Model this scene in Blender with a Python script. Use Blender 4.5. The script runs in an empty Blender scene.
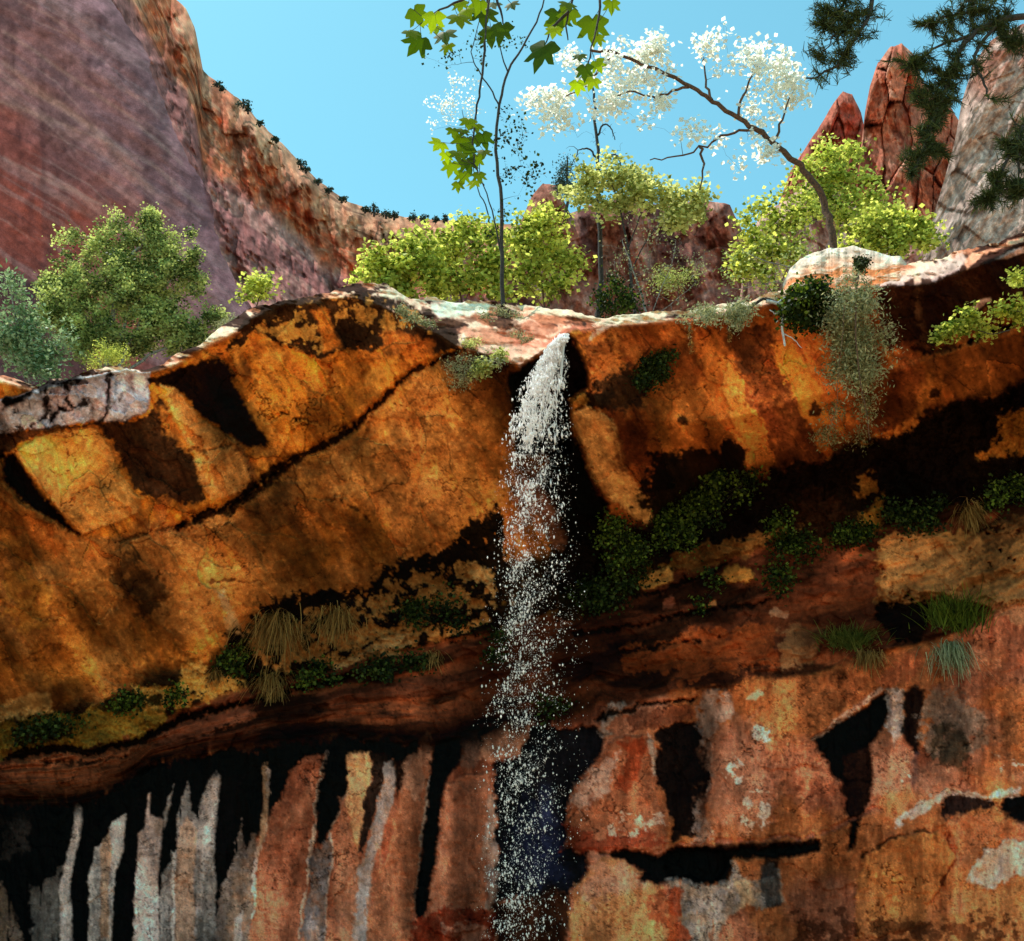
import bpy, math, random
import numpy as np

# ------------------------------------------------------------------ basics
F = 1098.0
PITCH = math.radians(24.0)
CAM_Z = 1.6
CT, ST = math.cos(PITCH), math.sin(PITCH)
scene = bpy.context.scene
col = scene.collection

def W(u, v, Y):
    """survey point: bearing (u, v) seen from the viewpoint, taken out to distance Y -> world xyz"""
    u = np.asarray(u, float); v = np.asarray(v, float); Y = np.asarray(Y, float)
    x = (u - 512.0) / F; y = (470.5 - v) / F
    dy = CT - y * ST; dz = ST + y * CT
    t = Y / dy
    return np.stack([x * t, Y + 0 * x, CAM_Z + dz * t], -1)

def ppm(Y, v=300):
    y = (470.5 - v) / F
    return F * (CT - y * ST) / Y          # survey units per metre at distance Y

# ------------------------------------------------------------------ noise
_rng = np.random.RandomState(7)
_T = _rng.rand(16, 256, 256)
def vnoise(x, y, s=0):
    t = _T[s % 16]
    xi = np.floor(x).astype(np.int64); yi = np.floor(y).astype(np.int64)
    fx = x - xi; fy = y - yi
    fx = fx * fx * (3 - 2 * fx); fy = fy * fy * (3 - 2 * fy)
    o = 37 * s
    x0 = (xi + o) & 255; x1 = (xi + o + 1) & 255; y0 = (yi + 3 * o) & 255; y1 = (yi + 3 * o + 1) & 255
    a = t[x0, y0]; b = t[x1, y0]; c = t[x0, y1]; d = t[x1, y1]
    return (a * (1 - fx) + b * fx) * (1 - fy) + (c * (1 - fx) + d * fx) * fy
def fbm(x, y, scale, octs=4, s=0, gain=.5, ang=None, stretch=1.0):
    """0..1-ish, mean .5 ; ang (deg) = direction the features run in"""
    if ang is not None:
        a = math.radians(ang)
        X = x * math.cos(a) + y * math.sin(a); Y = -x * math.sin(a) + y * math.cos(a)
        x, y = X / stretch, Y
    r = 0; w = 1; tot = 0; f = 1.0 / scale
    for k in range(octs):
        r = r + w * vnoise(x * f + 11.3 * k, y * f + 5.7 * k, s + k); tot += w
        w *= gain; f *= 2.03
    return r / tot
def ridge(x, y, scale, octs=3, s=0, **k):
    return 1 - abs(2 * fbm(x, y, scale, octs, s, **k) - 1)
def sst(a, b, x):
    t = np.clip((x - a) / (b - a), 0, 1); return t * t * (3 - 2 * t)
def facets(x, y, scale, s=0, jit=.9):
    """cell noise: piecewise-planar steps like broken rock; returns (height, edge distance)"""
    gx = np.floor(x / scale).astype(np.int64); gy = np.floor(y / scale).astype(np.int64)
    d1 = np.full(x.shape, 1e9); d2 = np.full(x.shape, 1e9); h = np.zeros(x.shape)
    for i in (-1, 0, 1):
        for j in (-1, 0, 1):
            cx = gx + i; cy = gy + j
            ra = _T[s % 16][cx & 255, cy & 255]; rb = _T[(s + 1) % 16][cx & 255, cy & 255]; rc = _T[(s + 2) % 16][cx & 255, cy & 255]
            px = (cx + .5 + jit * (ra - .5)) * scale; py = (cy + .5 + jit * (rb - .5)) * scale
            dx = x - px; dy = y - py
            d = dx * dx + dy * dy
            hh = rc - .5 + ((ra - .5) * dx + (rb - .5) * dy) / scale
            n = d < d1
            d2 = np.where(n, d1, np.minimum(d2, d)); h = np.where(n, hh, h); d1 = np.where(n, d, d1)
    return h, (np.sqrt(d2) - np.sqrt(d1)) / scale

def curve(pts):
    a = np.array(pts, float)
    return lambda x: np.interp(x, a[:, 0], a[:, 1])

def poly_sd(U, V, pts):
    p = np.array(pts, float); q = np.roll(p, -1, 0)
    d = np.full(U.shape, 1e9); ins = np.zeros(U.shape, bool)
    for (ax, ay), (bx, by) in zip(p, q):
        ex, ey = bx - ax, by - ay
        t = np.clip(((U - ax) * ex + (V - ay) * ey) / (ex * ex + ey * ey + 1e-9), 0, 1)
        d = np.minimum(d, (U - ax - t * ex) ** 2 + (V - ay - t * ey) ** 2)
        c = (ay > V) != (by > V)
        ins ^= c & (U < ex * (V - ay) / (ey if abs(ey) > 1e-9 else 1e-9) + ax)
    d = np.sqrt(d)
    return np.where(ins, d, -d)
def line_d(U, V, pts):
    p = np.array(pts, float); d = np.full(U.shape, 1e9); tt = np.zeros(U.shape)
    n = len(p) - 1
    for k in range(n):
        ax, ay = p[k]; bx, by = p[k + 1]
        ex, ey = bx - ax, by - ay
        t = np.clip(((U - ax) * ex + (V - ay) * ey) / (ex * ex + ey * ey + 1e-9), 0, 1)
        dd = (U - ax - t * ex) ** 2 + (V - ay - t * ey) ** 2
        m = dd < d
        d = np.where(m, dd, d); tt = np.where(m, (k + t) / n, tt)
    return np.sqrt(d), tt

class Sheet:
    """a rock face surveyed on a fine grid: colour, distance and wetness of every grid point"""
    def __init__(s, U, V):
        s.U = U; s.V = V
        s.C = np.zeros(U.shape + (3,)); s.Y = np.zeros(U.shape); s.wet = np.zeros(U.shape)
        s.w1 = fbm(U, V, 26, 4, 1) - .5; s.w2 = fbm(U, V, 26, 4, 5) - .5
        s.f1 = fbm(U, V, 7, 3, 3) - .5
        s.g1 = fbm(U, V, 3, 2, 6) - .5
        s.sv = fbm(U, V, 11, 4, 8, gain=.6, ang=88, stretch=5) - .5
        s.brk = fbm(U, V, 9, 4, 9, gain=.62)
        s.brkv = fbm(U, V, 8, 4, 12, gain=.6, ang=88, stretch=6)
        s.brkd = fbm(U, V, 8, 4, 2, gain=.6, ang=60, stretch=6)
    def box(s, pts, pad):
        p = np.array(pts, float)
        m = (s.U > p[:, 0].min() - pad) & (s.U < p[:, 0].max() + pad) & (s.V > p[:, 1].min() - pad) & (s.V < p[:, 1].max() + pad)
        return np.nonzero(m)
    def mask(s, pts, rag=6, soft=1.5, brk=0, dirn=None, line=None, dk=False):
        pad = rag * 1.5 + soft * 2 + (line or 0) + 6
        i = s.box(pts, pad)
        U = s.U[i]; V = s.V[i]
        wu = U + rag * 1.9 * s.w1[i] + rag * .8 * s.f1[i]; wv = V + rag * 1.9 * s.w2[i] + rag * 1.3 * s.sv[i]
        if line is None:
            sd = poly_sd(wu, wv, pts)
        else:
            d, t = line_d(wu, wv, pts)
            sd = line * (.35 + .9 * s.brk[i]) * (1 - .5 * t) - d
        m = sst(-soft, soft, sd + rag * 1.1 * s.f1[i] + rag * .9 * s.g1[i]) * (np.clip(.80 + .9 * (s.brk[i] - .35), .7, 1) if not dk else 1.0)
        if brk:
            b = s.brk[i] if dirn is None else (s.brkv[i] if dirn == 'v' else s.brkd[i])
            inn = np.clip(sd / 22.0, -.2, .45) * .35
            m = m * sst(brk - .05, brk + .05, b + inn)
        return i, m
    def paint(s, pts, c, op=1.0, rag=6, soft=1.5, brk=0, dirn=None, wet=None, push=0, line=None, psoft=None):
        if sum(c) < .04 and line is None: soft += 1.2
        i, m = s.mask(pts, rag, soft, brk, dirn, line, dk=sum(c) < .12)
        m = m * op
        s.C[i] = s.C[i] * (1 - m[:, None]) + np.array(c) * m[:, None]
        if wet is not None: s.wet[i] = s.wet[i] * (1 - m) + wet * m
        if push: s.Y[i] += push * m
    def groove(s, pts, width, depth, dark=(.012, .008, .006), op=.9, rag=5):
        s.paint(pts, dark, op, rag, 1.2, line=width)
        i, m = s.mask(pts, rag, width * .9, line=width * 1.3)
        s.Y[i] += depth * m

# ------------------------------------------------------------------ materials
def new_mat(name):
    m = bpy.data.materials.new(name); m.use_nodes = True
    nt = m.node_tree; nt.nodes.clear()
    return m, nt
def N(nt, t, **k):
    n = nt.nodes.new(t)
    for a, b in k.items(): setattr(n, a, b)
    return n
def rock_mat(name, bump=.5, scale=1.0, spec=.35, gain=1.0, rough_dry=.9, bdist=.03):
    m, nt = new_mat(name); L = nt.links.new
    out = N(nt, 'ShaderNodeOutputMaterial'); b = N(nt, 'ShaderNodeBsdfPrincipled')
    at = N(nt, 'ShaderNodeAttribute', attribute_name='rock'); wt = N(nt, 'ShaderNodeAttribute', attribute_name='wet')
    tc = N(nt, 'ShaderNodeTexCoord')
    n1 = N(nt, 'ShaderNodeTexNoise'); n1.inputs['Scale'].default_value = 9 * scale; n1.inputs['Detail'].default_value = 9; n1.inputs['Roughness'].default_value = .72
    n2 = N(nt, 'ShaderNodeTexNoise'); n2.inputs['Scale'].default_value = 55 * scale; n2.inputs['Detail'].default_value = 4; n2.inputs['Roughness'].default_value = .7
    L(tc.outputs['Object'], n1.inputs['Vector']); L(tc.outputs['Object'], n2.inputs['Vector'])
    r1 = N(nt, 'ShaderNodeMapRange'); r1.inputs[1].default_value = .3; r1.inputs[2].default_value = .7; r1.inputs[3].default_value = .86 * gain; r1.inputs[4].default_value = 1.14 * gain
    r2 = N(nt, 'ShaderNodeMapRange'); r2.inputs[1].default_value = .3; r2.inputs[2].default_value = .7; r2.inputs[3].default_value = .72; r2.inputs[4].default_value = 1.28
    L(n1.outputs[0], r1.inputs[0]); L(n2.outputs[0], r2.inputs[0])
    mu = N(nt, 'ShaderNodeMath', operation='MULTIPLY'); L(r1.outputs[0], mu.inputs[0]); L(r2.outputs[0], mu.inputs[1])
    vm = N(nt, 'ShaderNodeVectorMath', operation='SCALE'); L(at.outputs['Color'], vm.inputs[0]); L(mu.outputs[0], vm.inputs['Scale'])
    L(vm.outputs[0], b.inputs['Base Color'])
    rr = N(nt, 'ShaderNodeMapRange'); rr.inputs[3].default_value = rough_dry; rr.inputs[4].default_value = .6; L(wt.outputs['Fac'], rr.inputs[0]); L(rr.outputs[0], b.inputs['Roughness'])
    b.inputs['Specular IOR Level'].default_value = spec
    ad = N(nt, 'ShaderNodeMath', operation='MULTIPLY_ADD'); L(n2.outputs[0], ad.inputs[0]); ad.inputs[1].default_value = .35; L(n1.outputs[0], ad.inputs[2])
    bp = N(nt, 'ShaderNodeBump'); bp.inputs['Strength'].default_value = bump; bp.inputs['Distance'].default_value = bdist / scale
    L(ad.outputs[0], bp.inputs['Height']); L(bp.outputs[0], b.inputs['Normal']); b.inputs['Specular IOR Level'].default_value = .025
    L(b.outputs[0], out.inputs[0])
    return m

def grid_obj(name, P, mat, attrs=None, smooth=True, parent=None):
    h, w = P.shape[:2]
    me = bpy.data.meshes.new(name)
    me.vertices.add(h * w); me.vertices.foreach_set('co', np.ascontiguousarray(P.reshape(-1), dtype=np.float32))
    idx = np.arange(h * w).reshape(h, w)
    q = np.stack([idx[:-1, :-1], idx[1:, :-1], idx[1:, 1:], idx[:-1, 1:]], -1).reshape(-1, 4)
    me.loops.add(q.size); me.loops.foreach_set('vertex_index', q.reshape(-1).astype(np.int32))
    me.polygons.add(len(q)); me.polygons.foreach_set('loop_start', (np.arange(len(q)) * 4).astype(np.int32))
    me.polygons.foreach_set('loop_total', np.full(len(q), 4, np.int32))
    me.update(calc_edges=True)
    if smooth: me.polygons.foreach_set('use_smooth', np.ones(len(q), bool))
    for k, a in (attrs or {}).items():
        if a.ndim == 3:
            at = me.attributes.new(k, 'FLOAT_COLOR', 'POINT')
            c = np.ones((h * w, 4), np.float32); c[:, :3] = a.reshape(-1, 3); at.data.foreach_set('color', c.reshape(-1))
        else:
            at = me.attributes.new(k, 'FLOAT', 'POINT'); at.data.foreach_set('value', a.reshape(-1).astype(np.float32))
    me.materials.append(mat)
    o = bpy.data.objects.new(name, me); col.objects.link(o)
    if parent: o.parent = parent
    return o
def tag(o, label=None, cat=None, group=None, kind=None):
    if label: o['label'] = label
    if cat: o['category'] = cat
    if group: o['group'] = group
    if kind: o['kind'] = kind
    return o

# ------------------------------------------------------------------ camera, light, sky
cd = bpy.data.cameras.new('camera'); cam = bpy.data.objects.new('camera', cd); col.objects.link(cam)
cam.location = (0, 0, CAM_Z); cam.rotation_euler = (math.pi / 2 + PITCH, 0, 0)
cd.sensor_width = 36; cd.lens = F / 1024 * 36; cd.clip_start = .05; cd.clip_end = 3000
scene.camera = cam
SUN_EL, SUN_AZ = math.radians(70), math.radians(-66)      # azimuth from +Y, negative = to the left
sl = bpy.data.lights.new('sun', 'SUN'); sun = bpy.data.objects.new('sun', sl); col.objects.link(sun)
sl.energy = 5.0; sl.angle = math.radians(.5); sl.color = (1, .95, .86)
import mathutils
sd_ = mathutils.Vector((math.cos(SUN_EL) * math.sin(SUN_AZ), math.cos(SUN_EL) * math.cos(SUN_AZ), math.sin(SUN_EL)))
sun.rotation_euler = sd_.to_track_quat('Z', 'Y').to_euler(); sun.location = (0, 0, 60)
wd = bpy.data.worlds.new('World'); scene.world = wd; wd.use_nodes = True
nt = wd.node_tree; nt.nodes.clear()
sky = N(nt, 'ShaderNodeTexSky', sky_type='NISHITA'); sky.sun_disc = False; sky.sun_elevation = SUN_EL; sky.sun_rotation = SUN_AZ
sky.altitude = 1300; sky.air_density = 1.0; sky.dust_density = 1.2; sky.ozone_density = 1.0
bg = N(nt, 'ShaderNodeBackground'); bg.inputs[1].default_value = .15
gm = N(nt, 'ShaderNodeMix', data_type='RGBA', blend_type='MULTIPLY'); gm.inputs[0].default_value = 1.0
gm.inputs[7].default_value = (1.32, 2.32, 1.74, 1)
wo = N(nt, 'ShaderNodeOutputWorld')
nt.links.new(sky.outputs[0], gm.inputs[6]); nt.links.new(gm.outputs[2], bg.inputs[0]); nt.links.new(bg.outputs[0], wo.inputs[0])
scene.view_settings.view_transform = 'Standard'; scene.view_settings.look = 'None'; scene.view_settings.exposure = 0; scene.view_settings.gamma = 1
scene.cycles.diffuse_bounces = 5; scene.cycles.max_bounces = 8; scene.cycles.transparent_max_bounces = 8
# ------------------------------------------------------------------ the overhanging cliff
SIL = [(-140,395),(-60,385),(3,374),(20,378),(38,386),(55,380),(77,374),(95,369),(110,366),(140,367),(164,365),(174,355),(190,347),(204,340),(217,329),(228,322),(238,317),(250,308),(263,304),(285,298),(306,295),(336,289),(350,286),(361,284),(387,286),(400,292),(413,298),(447,302),(506,303),(547,306),(573,311),(600,318),(633,316),(666,311),(700,308),(722,301),(741,302),(763,296),(790,290),(830,280),(880,272),(916,262),(931,260),(950,255),(972,248),(994,244),(1024,233),(1080,222),(1160,215)]
LIP = [(-140,400),(0,381),(38,392),(77,381),(110,373),(150,374),(170,368),(215,342),(240,331),(263,312),(306,301),(350,297),(375,303),(400,316),(440,335),(455,345),(478,352),(505,362),(522,366),(535,356),(548,347),(562,339),(572,331),(600,327),(640,324),(700,318),(722,312),(763,306),(800,296),(880,287),(905,285),(930,282),(960,270),(1000,256),(1024,243),(1080,232),(1160,225)]
CRK = [(-140,420),(0,460),(30,500),(80,536),(110,540),(150,530),(186,522),(200,518),(225,505),(260,481),(300,457),(350,429),(388,395),(414,369),(452,360),(480,362),(505,372),(560,380),(600,400),(640,420),(720,420),(800,400),(900,370),(1024,330),(1160,300)]
CEIL = [(-140,735),(0,712),(60,704),(100,695),(150,676),(200,660),(240,640),(300,618),(350,600),(400,590),(450,580),(500,560),(560,540),(600,535),(640,520),(700,492),(745,472),(800,462),(830,448),(870,432),(930,412),(1024,385),(1160,360)]
SEAM = [(-140,775),(0,754),(45,750),(90,744),(140,733),(180,712),(240,690),(290,675),(340,664),(400,650),(450,638),(500,632),(560,610),(600,590),(650,580),(700,565),(760,548),(830,540),(880,530),(940,512),(1024,480),(1160,460)]
TOPW = [(-140,820),(0,804),(70,802),(120,790),(150,765),(200,756),(240,748),(270,742),(330,738),(400,737),(440,740),(480,728),(520,720),(560,716),(600,706),(640,704),(700,686),(760,680),(800,676),(860,664),(940,640),(1024,600),(1160,570)]
sil, lip, crk, cei, seam, topw = [curve(c) for c in (SIL, LIP, CRK, CEIL, SEAM, TOPW)]

us = np.concatenate([np.arange(-420, -60, 4.0), np.arange(-60, 1084, 1.0), np.arange(1084, 1450, 4.0)]); NV = 780
tv = np.linspace(0, 1, NV)
sn = (fbm(us, us * 0 + 3.1, 24, 4, 6) - .5) * 9 + (fbm(us, us * 0 + 9.1, 6, 2, 8) - .5) * 3
s_ = sil(us) + sn
U = np.repeat(us[None, :], NV, 0)
V = s_[None, :] + tv[:, None] * (1100 - s_)[None, :]
S = Sheet(U, V)

def ylip(u): return 14.0 - 1.1 * ((u - 560) / 560.0) ** 2 + .25 * np.sin(u / 90.0)
def base_Y(U, V):
    yl = ylip(U)
    c0 = sil(U); c1 = lip(U); c2 = crk(U); c3 = cei(U); c4 = seam(U); c5 = topw(U)
    y0 = yl + .15 + np.clip(c1 - c0 - 8, 0, 60) * .055
    y1 = yl; 
    f2 = np.clip((c2 - c1) / 160.0, 0, 1)
    y2 = yl + .25 + 1.3 * f2
    y3 = yl + 4.0; y4 = yl + 4.35; y5 = yl + 3.9; y6 = yl + 3.5; y7 = yl + 3.2
    ks = [c0, c1, c2, c3, c4, c5, 941 + 0 * U, 1080 + 0 * U]
    ys = [y0, y1, y2, y3, y4, y5, y6, y7]
    Y = y0.copy()
    for a in range(7):
        t = np.clip((V - ks[a]) / np.maximum(ks[a + 1] - ks[a], 1), 0, 1)
        if a == 1: t = t ** .8
        if a == 2: t = t ** 1.15
        Y = np.where(V >= ks[a], ys[a] + (ys[a + 1] - ys[a]) * t, Y)
    # rounded nose at the lip
    Y += .22 * np.exp(-((V - c1) / 5.0) ** 2) * 0
    return Y
S.Y = base_Y(U, V)
c1 = lip(U); c2 = crk(U); c3 = cei(U); c4 = seam(U); c5 = topw(U)
inside = [sst(-4, 4, V - c) for c in (c1, c2, c3, c4, c5)]
zcap = 1 - inside[0]
zface = inside[0] * (1 - sst(-14, 14, V - c3 + 30 * S.w1))
zveg = sst(-14, 14, V - c3 + 30 * S.w1) * (1 - inside[3])
zband = inside[3] * (1 - sst(-5, 5, V - c5 + 14 * S.w2))
zwall = sst(-5, 5, V - c5 + 14 * S.w2)

def mixc(a, b, m): return a * (1 - m[..., None]) + np.array(b) * m[..., None]
big = fbm(U, V, 120, 4, 4); med = fbm(U, V, 38, 5, 6, gain=.6)
rightf = sst(545, 600, U)
# ceiling face
cf = np.zeros(U.shape + (3,)) + np.array((.52, .19, .025))
cf = mixc(cf, (.28, .10, .02), sst(.42, .68, S.brkd * .6 + big * .4) * .8)
cf = mixc(cf, (.64, .30, .06), sst(.5, .72, med) * .65)
cf = mixc(cf, (.16, .06, .022), sst(.55, .75, fbm(U, V, 50, 5, 13, gain=.6)) * .7)
cr = np.zeros(U.shape + (3,)) + np.array((.43, .14, .035))
cr = mixc(cr, (.20, .05, .018), sst(.44, .66, S.brkd * .5 + big * .5) * .85)
cr = mixc(cr, (.56, .25, .06), sst(.52, .74, med) * .6)
cf = cf * (1 - rightf[..., None]) + cr * rightf[..., None]
# below the crack the lower ceiling (left) is browner and dustier
lowl = inside[1] * (1 - rightf)
cf = mixc(cf, (.34, .165, .055), lowl * (.35 + .4 * sst(.4, .6, fbm(U, V, 60, 4, 15))))
S.C = cf
# cap
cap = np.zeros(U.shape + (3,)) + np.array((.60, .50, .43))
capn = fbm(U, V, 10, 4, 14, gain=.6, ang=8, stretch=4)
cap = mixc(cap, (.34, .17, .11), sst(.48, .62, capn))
cap = mixc(cap, (.06, .035, .03), sst(.54, .60, fbm(U, V, 8, 4, 10, ang=10, stretch=3) + .09 * (1 - sst(330, 400, U))))  # dark streaks painted in as shadowed undersides of the broken slabs
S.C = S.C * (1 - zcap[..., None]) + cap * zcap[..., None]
# dark zone with plants
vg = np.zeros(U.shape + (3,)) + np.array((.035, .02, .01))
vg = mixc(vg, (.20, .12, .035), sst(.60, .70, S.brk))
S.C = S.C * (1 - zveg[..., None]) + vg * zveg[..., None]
# band of thin red beds
tb = (V - c4) / np.maximum(c5 - c4, 1)
bed = fbm(U, tb * 60 + S.w1 * 6, 9, 4, 7, ang=0, stretch=9)
bd = np.zeros(U.shape + (3,)) + np.array((.14, .045, .025))
bd = mixc(bd, (.30, .09, .04), sst(.5, .62, bed) * (.4 + .6 * sst(.4, .6, med)))
bd = mixc(bd, (.03, .015, .01), sst(.52, .66, fbm(U, tb * 60, 12, 4, 11, ang=0, stretch=6)) * .85)
S.C = S.C * (1 - zband[..., None]) + bd * zband[..., None]
# lower wall
wl = np.zeros(U.shape + (3,)) + np.array((.34, .135, .085))
wl = mixc(wl, (.24, .075, .045), sst(.45, .62, S.brkv * .5 + med * .5) * .8)
wl = mixc(wl, (.44, .24, .18), sst(.5, .7, fbm(U, V, 46, 5, 2, gain=.6)) * .55)
rl = sst(600, 680, U)
wl = mixc(wl, (.38, .14, .05), rl * sst(.42, .62, fbm(U, V, 70, 4, 8)) * .8)
S.C = S.C * (1 - zwall[..., None]) + wl * zwall[..., None]

BLK = (.004, .004, .005); DRK = (.010, .005, .003); BRN = (.075, .03, .014); GRY = (.17, .16, .16); WHT = (.46, .42, .40)
GLD = (.46, .27, .07); ORG = (.52, .21, .04); PNK = (.38, .16, .11); TAN = (.50, .30, .13)
P = S.paint
def z4(p): return [(x * .372, 280 + y * .372) for x, y in p]
def z5(p): return [(340 + x * .372, 280 + y * .372) for x, y in p]
def z6(p): return [(674 + x * .372, 230 + y * .372) for x, y in p]
def z7(p): return [(x * .372, 591 + y * .372) for x, y in p]
def z8(p): return [(340 + x * .372, 591 + y * .372) for x, y in p]
def z9(p): return [(674 + x * .4253, 541 + y * .4253) for x, y in p]
def z10(p): return [(420 + x * .2344, 270 + y * .2344) for x, y in p]
def z11(p): return [(560 + x * .2551, 430 + y * .2551) for x, y in p]
def z12(p): return [(180 + x * .3125, 560 + y * .3125) for x, y in p]

# --- left: grey slab and the dark and orange patches under it
slab = [(-135,412),(-60,402),(4,398),(40,388),(78,378),(112,371),(149,371),(149,395),(147,411),(126,423),(100,421),(74,424),(48,430),(19,433),(-60,446),(-135,452)]
P(slab, (.33, .46, .56), 1, 3, 1.0, push=-.16)
P(z4([(8,318),(70,296),(200,255),(225,270),(130,300),(60,330),(8,350)]), DRK, 1, 4)
for l in ([(120,292),(135,330),(120,370),(85,400)], [(290,255),(285,300),(292,330),(275,378)], [(180,290),(185,330),(150,360),(130,395)], [(350,262),(360,300)], [(230,330),(160,345)]):
    S.groove(z4(l), 2.6, .10)
P(z4([(20,350),(100,300),(120,350),(80,395),(20,410)]), (.40,.56,.66), .8, 5, 3)
P(z4([(300,260),(390,255),(398,340),(340,380),(290,370),(300,310)]), (.40,.56,.66), .6, 6, 3)
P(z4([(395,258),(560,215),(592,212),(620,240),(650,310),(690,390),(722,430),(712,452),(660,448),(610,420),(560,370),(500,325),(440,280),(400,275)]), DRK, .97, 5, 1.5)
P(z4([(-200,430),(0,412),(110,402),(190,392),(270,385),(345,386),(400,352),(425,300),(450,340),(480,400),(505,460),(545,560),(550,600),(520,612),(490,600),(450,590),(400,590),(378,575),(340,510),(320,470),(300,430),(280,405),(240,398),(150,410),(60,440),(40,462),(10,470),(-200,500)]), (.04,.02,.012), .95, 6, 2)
P(z4([(320,470),(380,440),(450,500),(520,560),(530,600),(450,590),(380,575)]), BRN, .7, 8, 5)
P(z4([(415,330),(440,340),(500,420),(520,470),(500,470),(450,410)]), ORG, .7, 6, 3)
P(z4([(432,275),(455,285),(520,345),(600,415),(640,440),(660,470),(690,520),(690,545),(640,570),(590,590),(560,600),(545,580),(520,500),(510,460),(500,430),(470,370)]), (.50,.24,.07), 1, 5, 2, push=-.05)
P(z4([(640,440),(700,520),(720,530),(690,560),(660,480),(630,460)]), (.12,.04,.015), .8, 5, 3)
P(z4([(40,465),(100,422),(180,408),(250,400),(290,430),(320,520),(350,560),(380,590),(370,622),(250,670),(220,682),(180,640),(130,590),(90,540)]), (.50,.25,.07), .85, 4, 1.5, push=-.08)
P(z4([(120,430),(240,410),(280,450),(300,530),(230,560),(120,520)]), (.46,.22,.05), .6, 12, 8)
P(z4([(8,465),(38,470),(75,520),(130,600),(212,682),(180,670),(100,625),(55,600),(30,560),(8,530)]), DRK, 1, 4, 1.5, push=.18)
P(z4([(-200,520),(8,535),(30,570),(60,605),(110,640),(180,680),(220,700),(190,740),(120,720),(60,680),(-200,640)]), (.42,.14,.03), .8, 8, 4)
S.groove(z4([(8,540),(60,602),(120,640),(210,690)]), 1.5, .03, (.55,.25,.06), .8)
S.groove(z4([(505,460),(560,456),(640,446)]), 1.4, .03, op=.6)
P(z4([(180,700),(290,690),(300,780),(318,860),(262,915),(215,880),(190,780)]), (.48,.20,.05), .8, 5, 2, push=-.04)
S.groove(z4([(293,760),(318,850),(312,875),(265,918)]), 1.2, .03, (.56,.32,.12), .9)
P(z4([(300,770),(335,750),(365,740),(415,790),(440,850),(435,900),(385,905),(320,850)]), (.07,.035,.015), .8, 12, 5, brk=.42)
P(z4([(10,780),(80,760),(130,850),(150,930),(40,945),(10,900)]), (.48,.24,.05), .8, 10, 3, brk=.5)
P(z4([(580,840),(600,830),(640,900),(672,980),(700,1040),(680,1050),(630,980),(600,900)]), (.33,.27,.15), .75, 5, 3, brk=.4)
S.groove(z4([(570,808),(620,812),(690,806)]), 1.3, .04, op=.7)
S.groove(z4([(765,362),(800,372),(855,392)]), 1.6, .05, op=.7)
# dark speckled zone under the left lip
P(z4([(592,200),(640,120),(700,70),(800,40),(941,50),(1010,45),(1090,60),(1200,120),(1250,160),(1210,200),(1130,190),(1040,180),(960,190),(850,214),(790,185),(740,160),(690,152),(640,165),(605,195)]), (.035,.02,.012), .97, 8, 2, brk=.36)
P(z4([(640,140),(760,90),(840,60),(830,120),(900,170),(850,210),(740,160)]), GLD, .7, 10, 2, brk=.60)
P(z4([(845,85),(880,80),(905,140),(925,185),(880,190),(860,150)]), (.50,.18,.03), .85, 5, 3)
P(z5([(0,60),(100,50),(200,80),(250,130),(160,140),(110,150),(0,120)]), GLD, .6, 10, 2, brk=.60)
P(z5([(110,140),(190,150),(260,160),(250,200),(170,215),(120,190)]), (.46,.15,.03), .8, 8, 4)
# crack, with the shading below it painted into the colour
S.groove([(178,528),(186,522),(200,518),(225,505),(260,481),(300,457),(350,429),(372,410),(388,395),(402,380),(414,369),(432,362),(452,354),(475,345)], 4.2, .22)
S.groove([(186,526),(225,509),(262,486),(302,461)], 6, .12, (.03,.018,.01), .8)
S.groove([(120,540),(150,531),(186,524)], 2.0, .08, op=.6)
P([(165,545),(230,512),(300,470),(350,440),(372,425),(376,440),(330,470),(270,505),(200,545)], (.12,.055,.02), .55, 12, 9)
P(z5([(420,120),(520,170),(500,240),(470,330),(480,460),(420,560),(360,500),(330,380),(330,300),(380,230),(340,190),(370,150)]), (.30,.10,.025), .75, 12, 8)
P(z5([(270,190),(330,185),(440,195),(460,235),(380,260),(330,270),(280,260)]), (.08,.045,.03), .85, 8, 3, brk=.42)
P(z5([(140,480),(200,455),(320,500),(330,590),(270,640),(180,640),(120,600),(110,530)]), (.17,.085,.03), .75, 22, 14, brk=.35)
P(z5([(0,610),(60,640),(70,700),(0,720)]), (.16,.08,.03), .6, 14, 8)
P(z5([(20,440),(110,430),(100,560),(0,590),(0,480)]), (.44,.27,.09), .55, 22, 12)
S.groove(z5([(0,590),(60,625),(90,660)]), 1.2, .03, op=.6)
P(z5([(340,330),(420,320),(470,420),(450,560),(400,640),(330,610),(300,520),(360,440)]), (.44,.20,.05), .6, 14, 8)
# speckles toward the dark plants zone, left of the fall
P([(225,640),(262,606),(300,592),(345,590),(390,570),(425,552),(455,540),(470,520),(500,505),(510,560),(500,600),(500,640),(420,650),(340,665),(250,690)], (.018,.012,.008), 1, 12, 2, brk=.40)
P(z12([(200,210),(380,190),(440,140),(560,90),(700,60),(790,20),(900,0),(1000,20),(990,240),(760,280),(500,350),(260,380)]), (.42,.25,.09), .9, 6, 1.5, brk=.62)
P(z12([(640,250),(715,225),(745,270),(690,300),(600,320),(505,345),(500,325),(590,300)]), (.50,.34,.16), .9, 5, 1.5)
P(z12([(930,10),(975,20),(1010,90),(1010,160),(985,110),(940,60)]), (.46,.32,.14), .85, 6, 1.5, brk=.4)
P(z12([(0,340),(60,330),(100,380),(200,370),(215,410),(140,420),(60,450),(0,470)]), (.46,.32,.10), .85, 6, 2, brk=.42)
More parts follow.
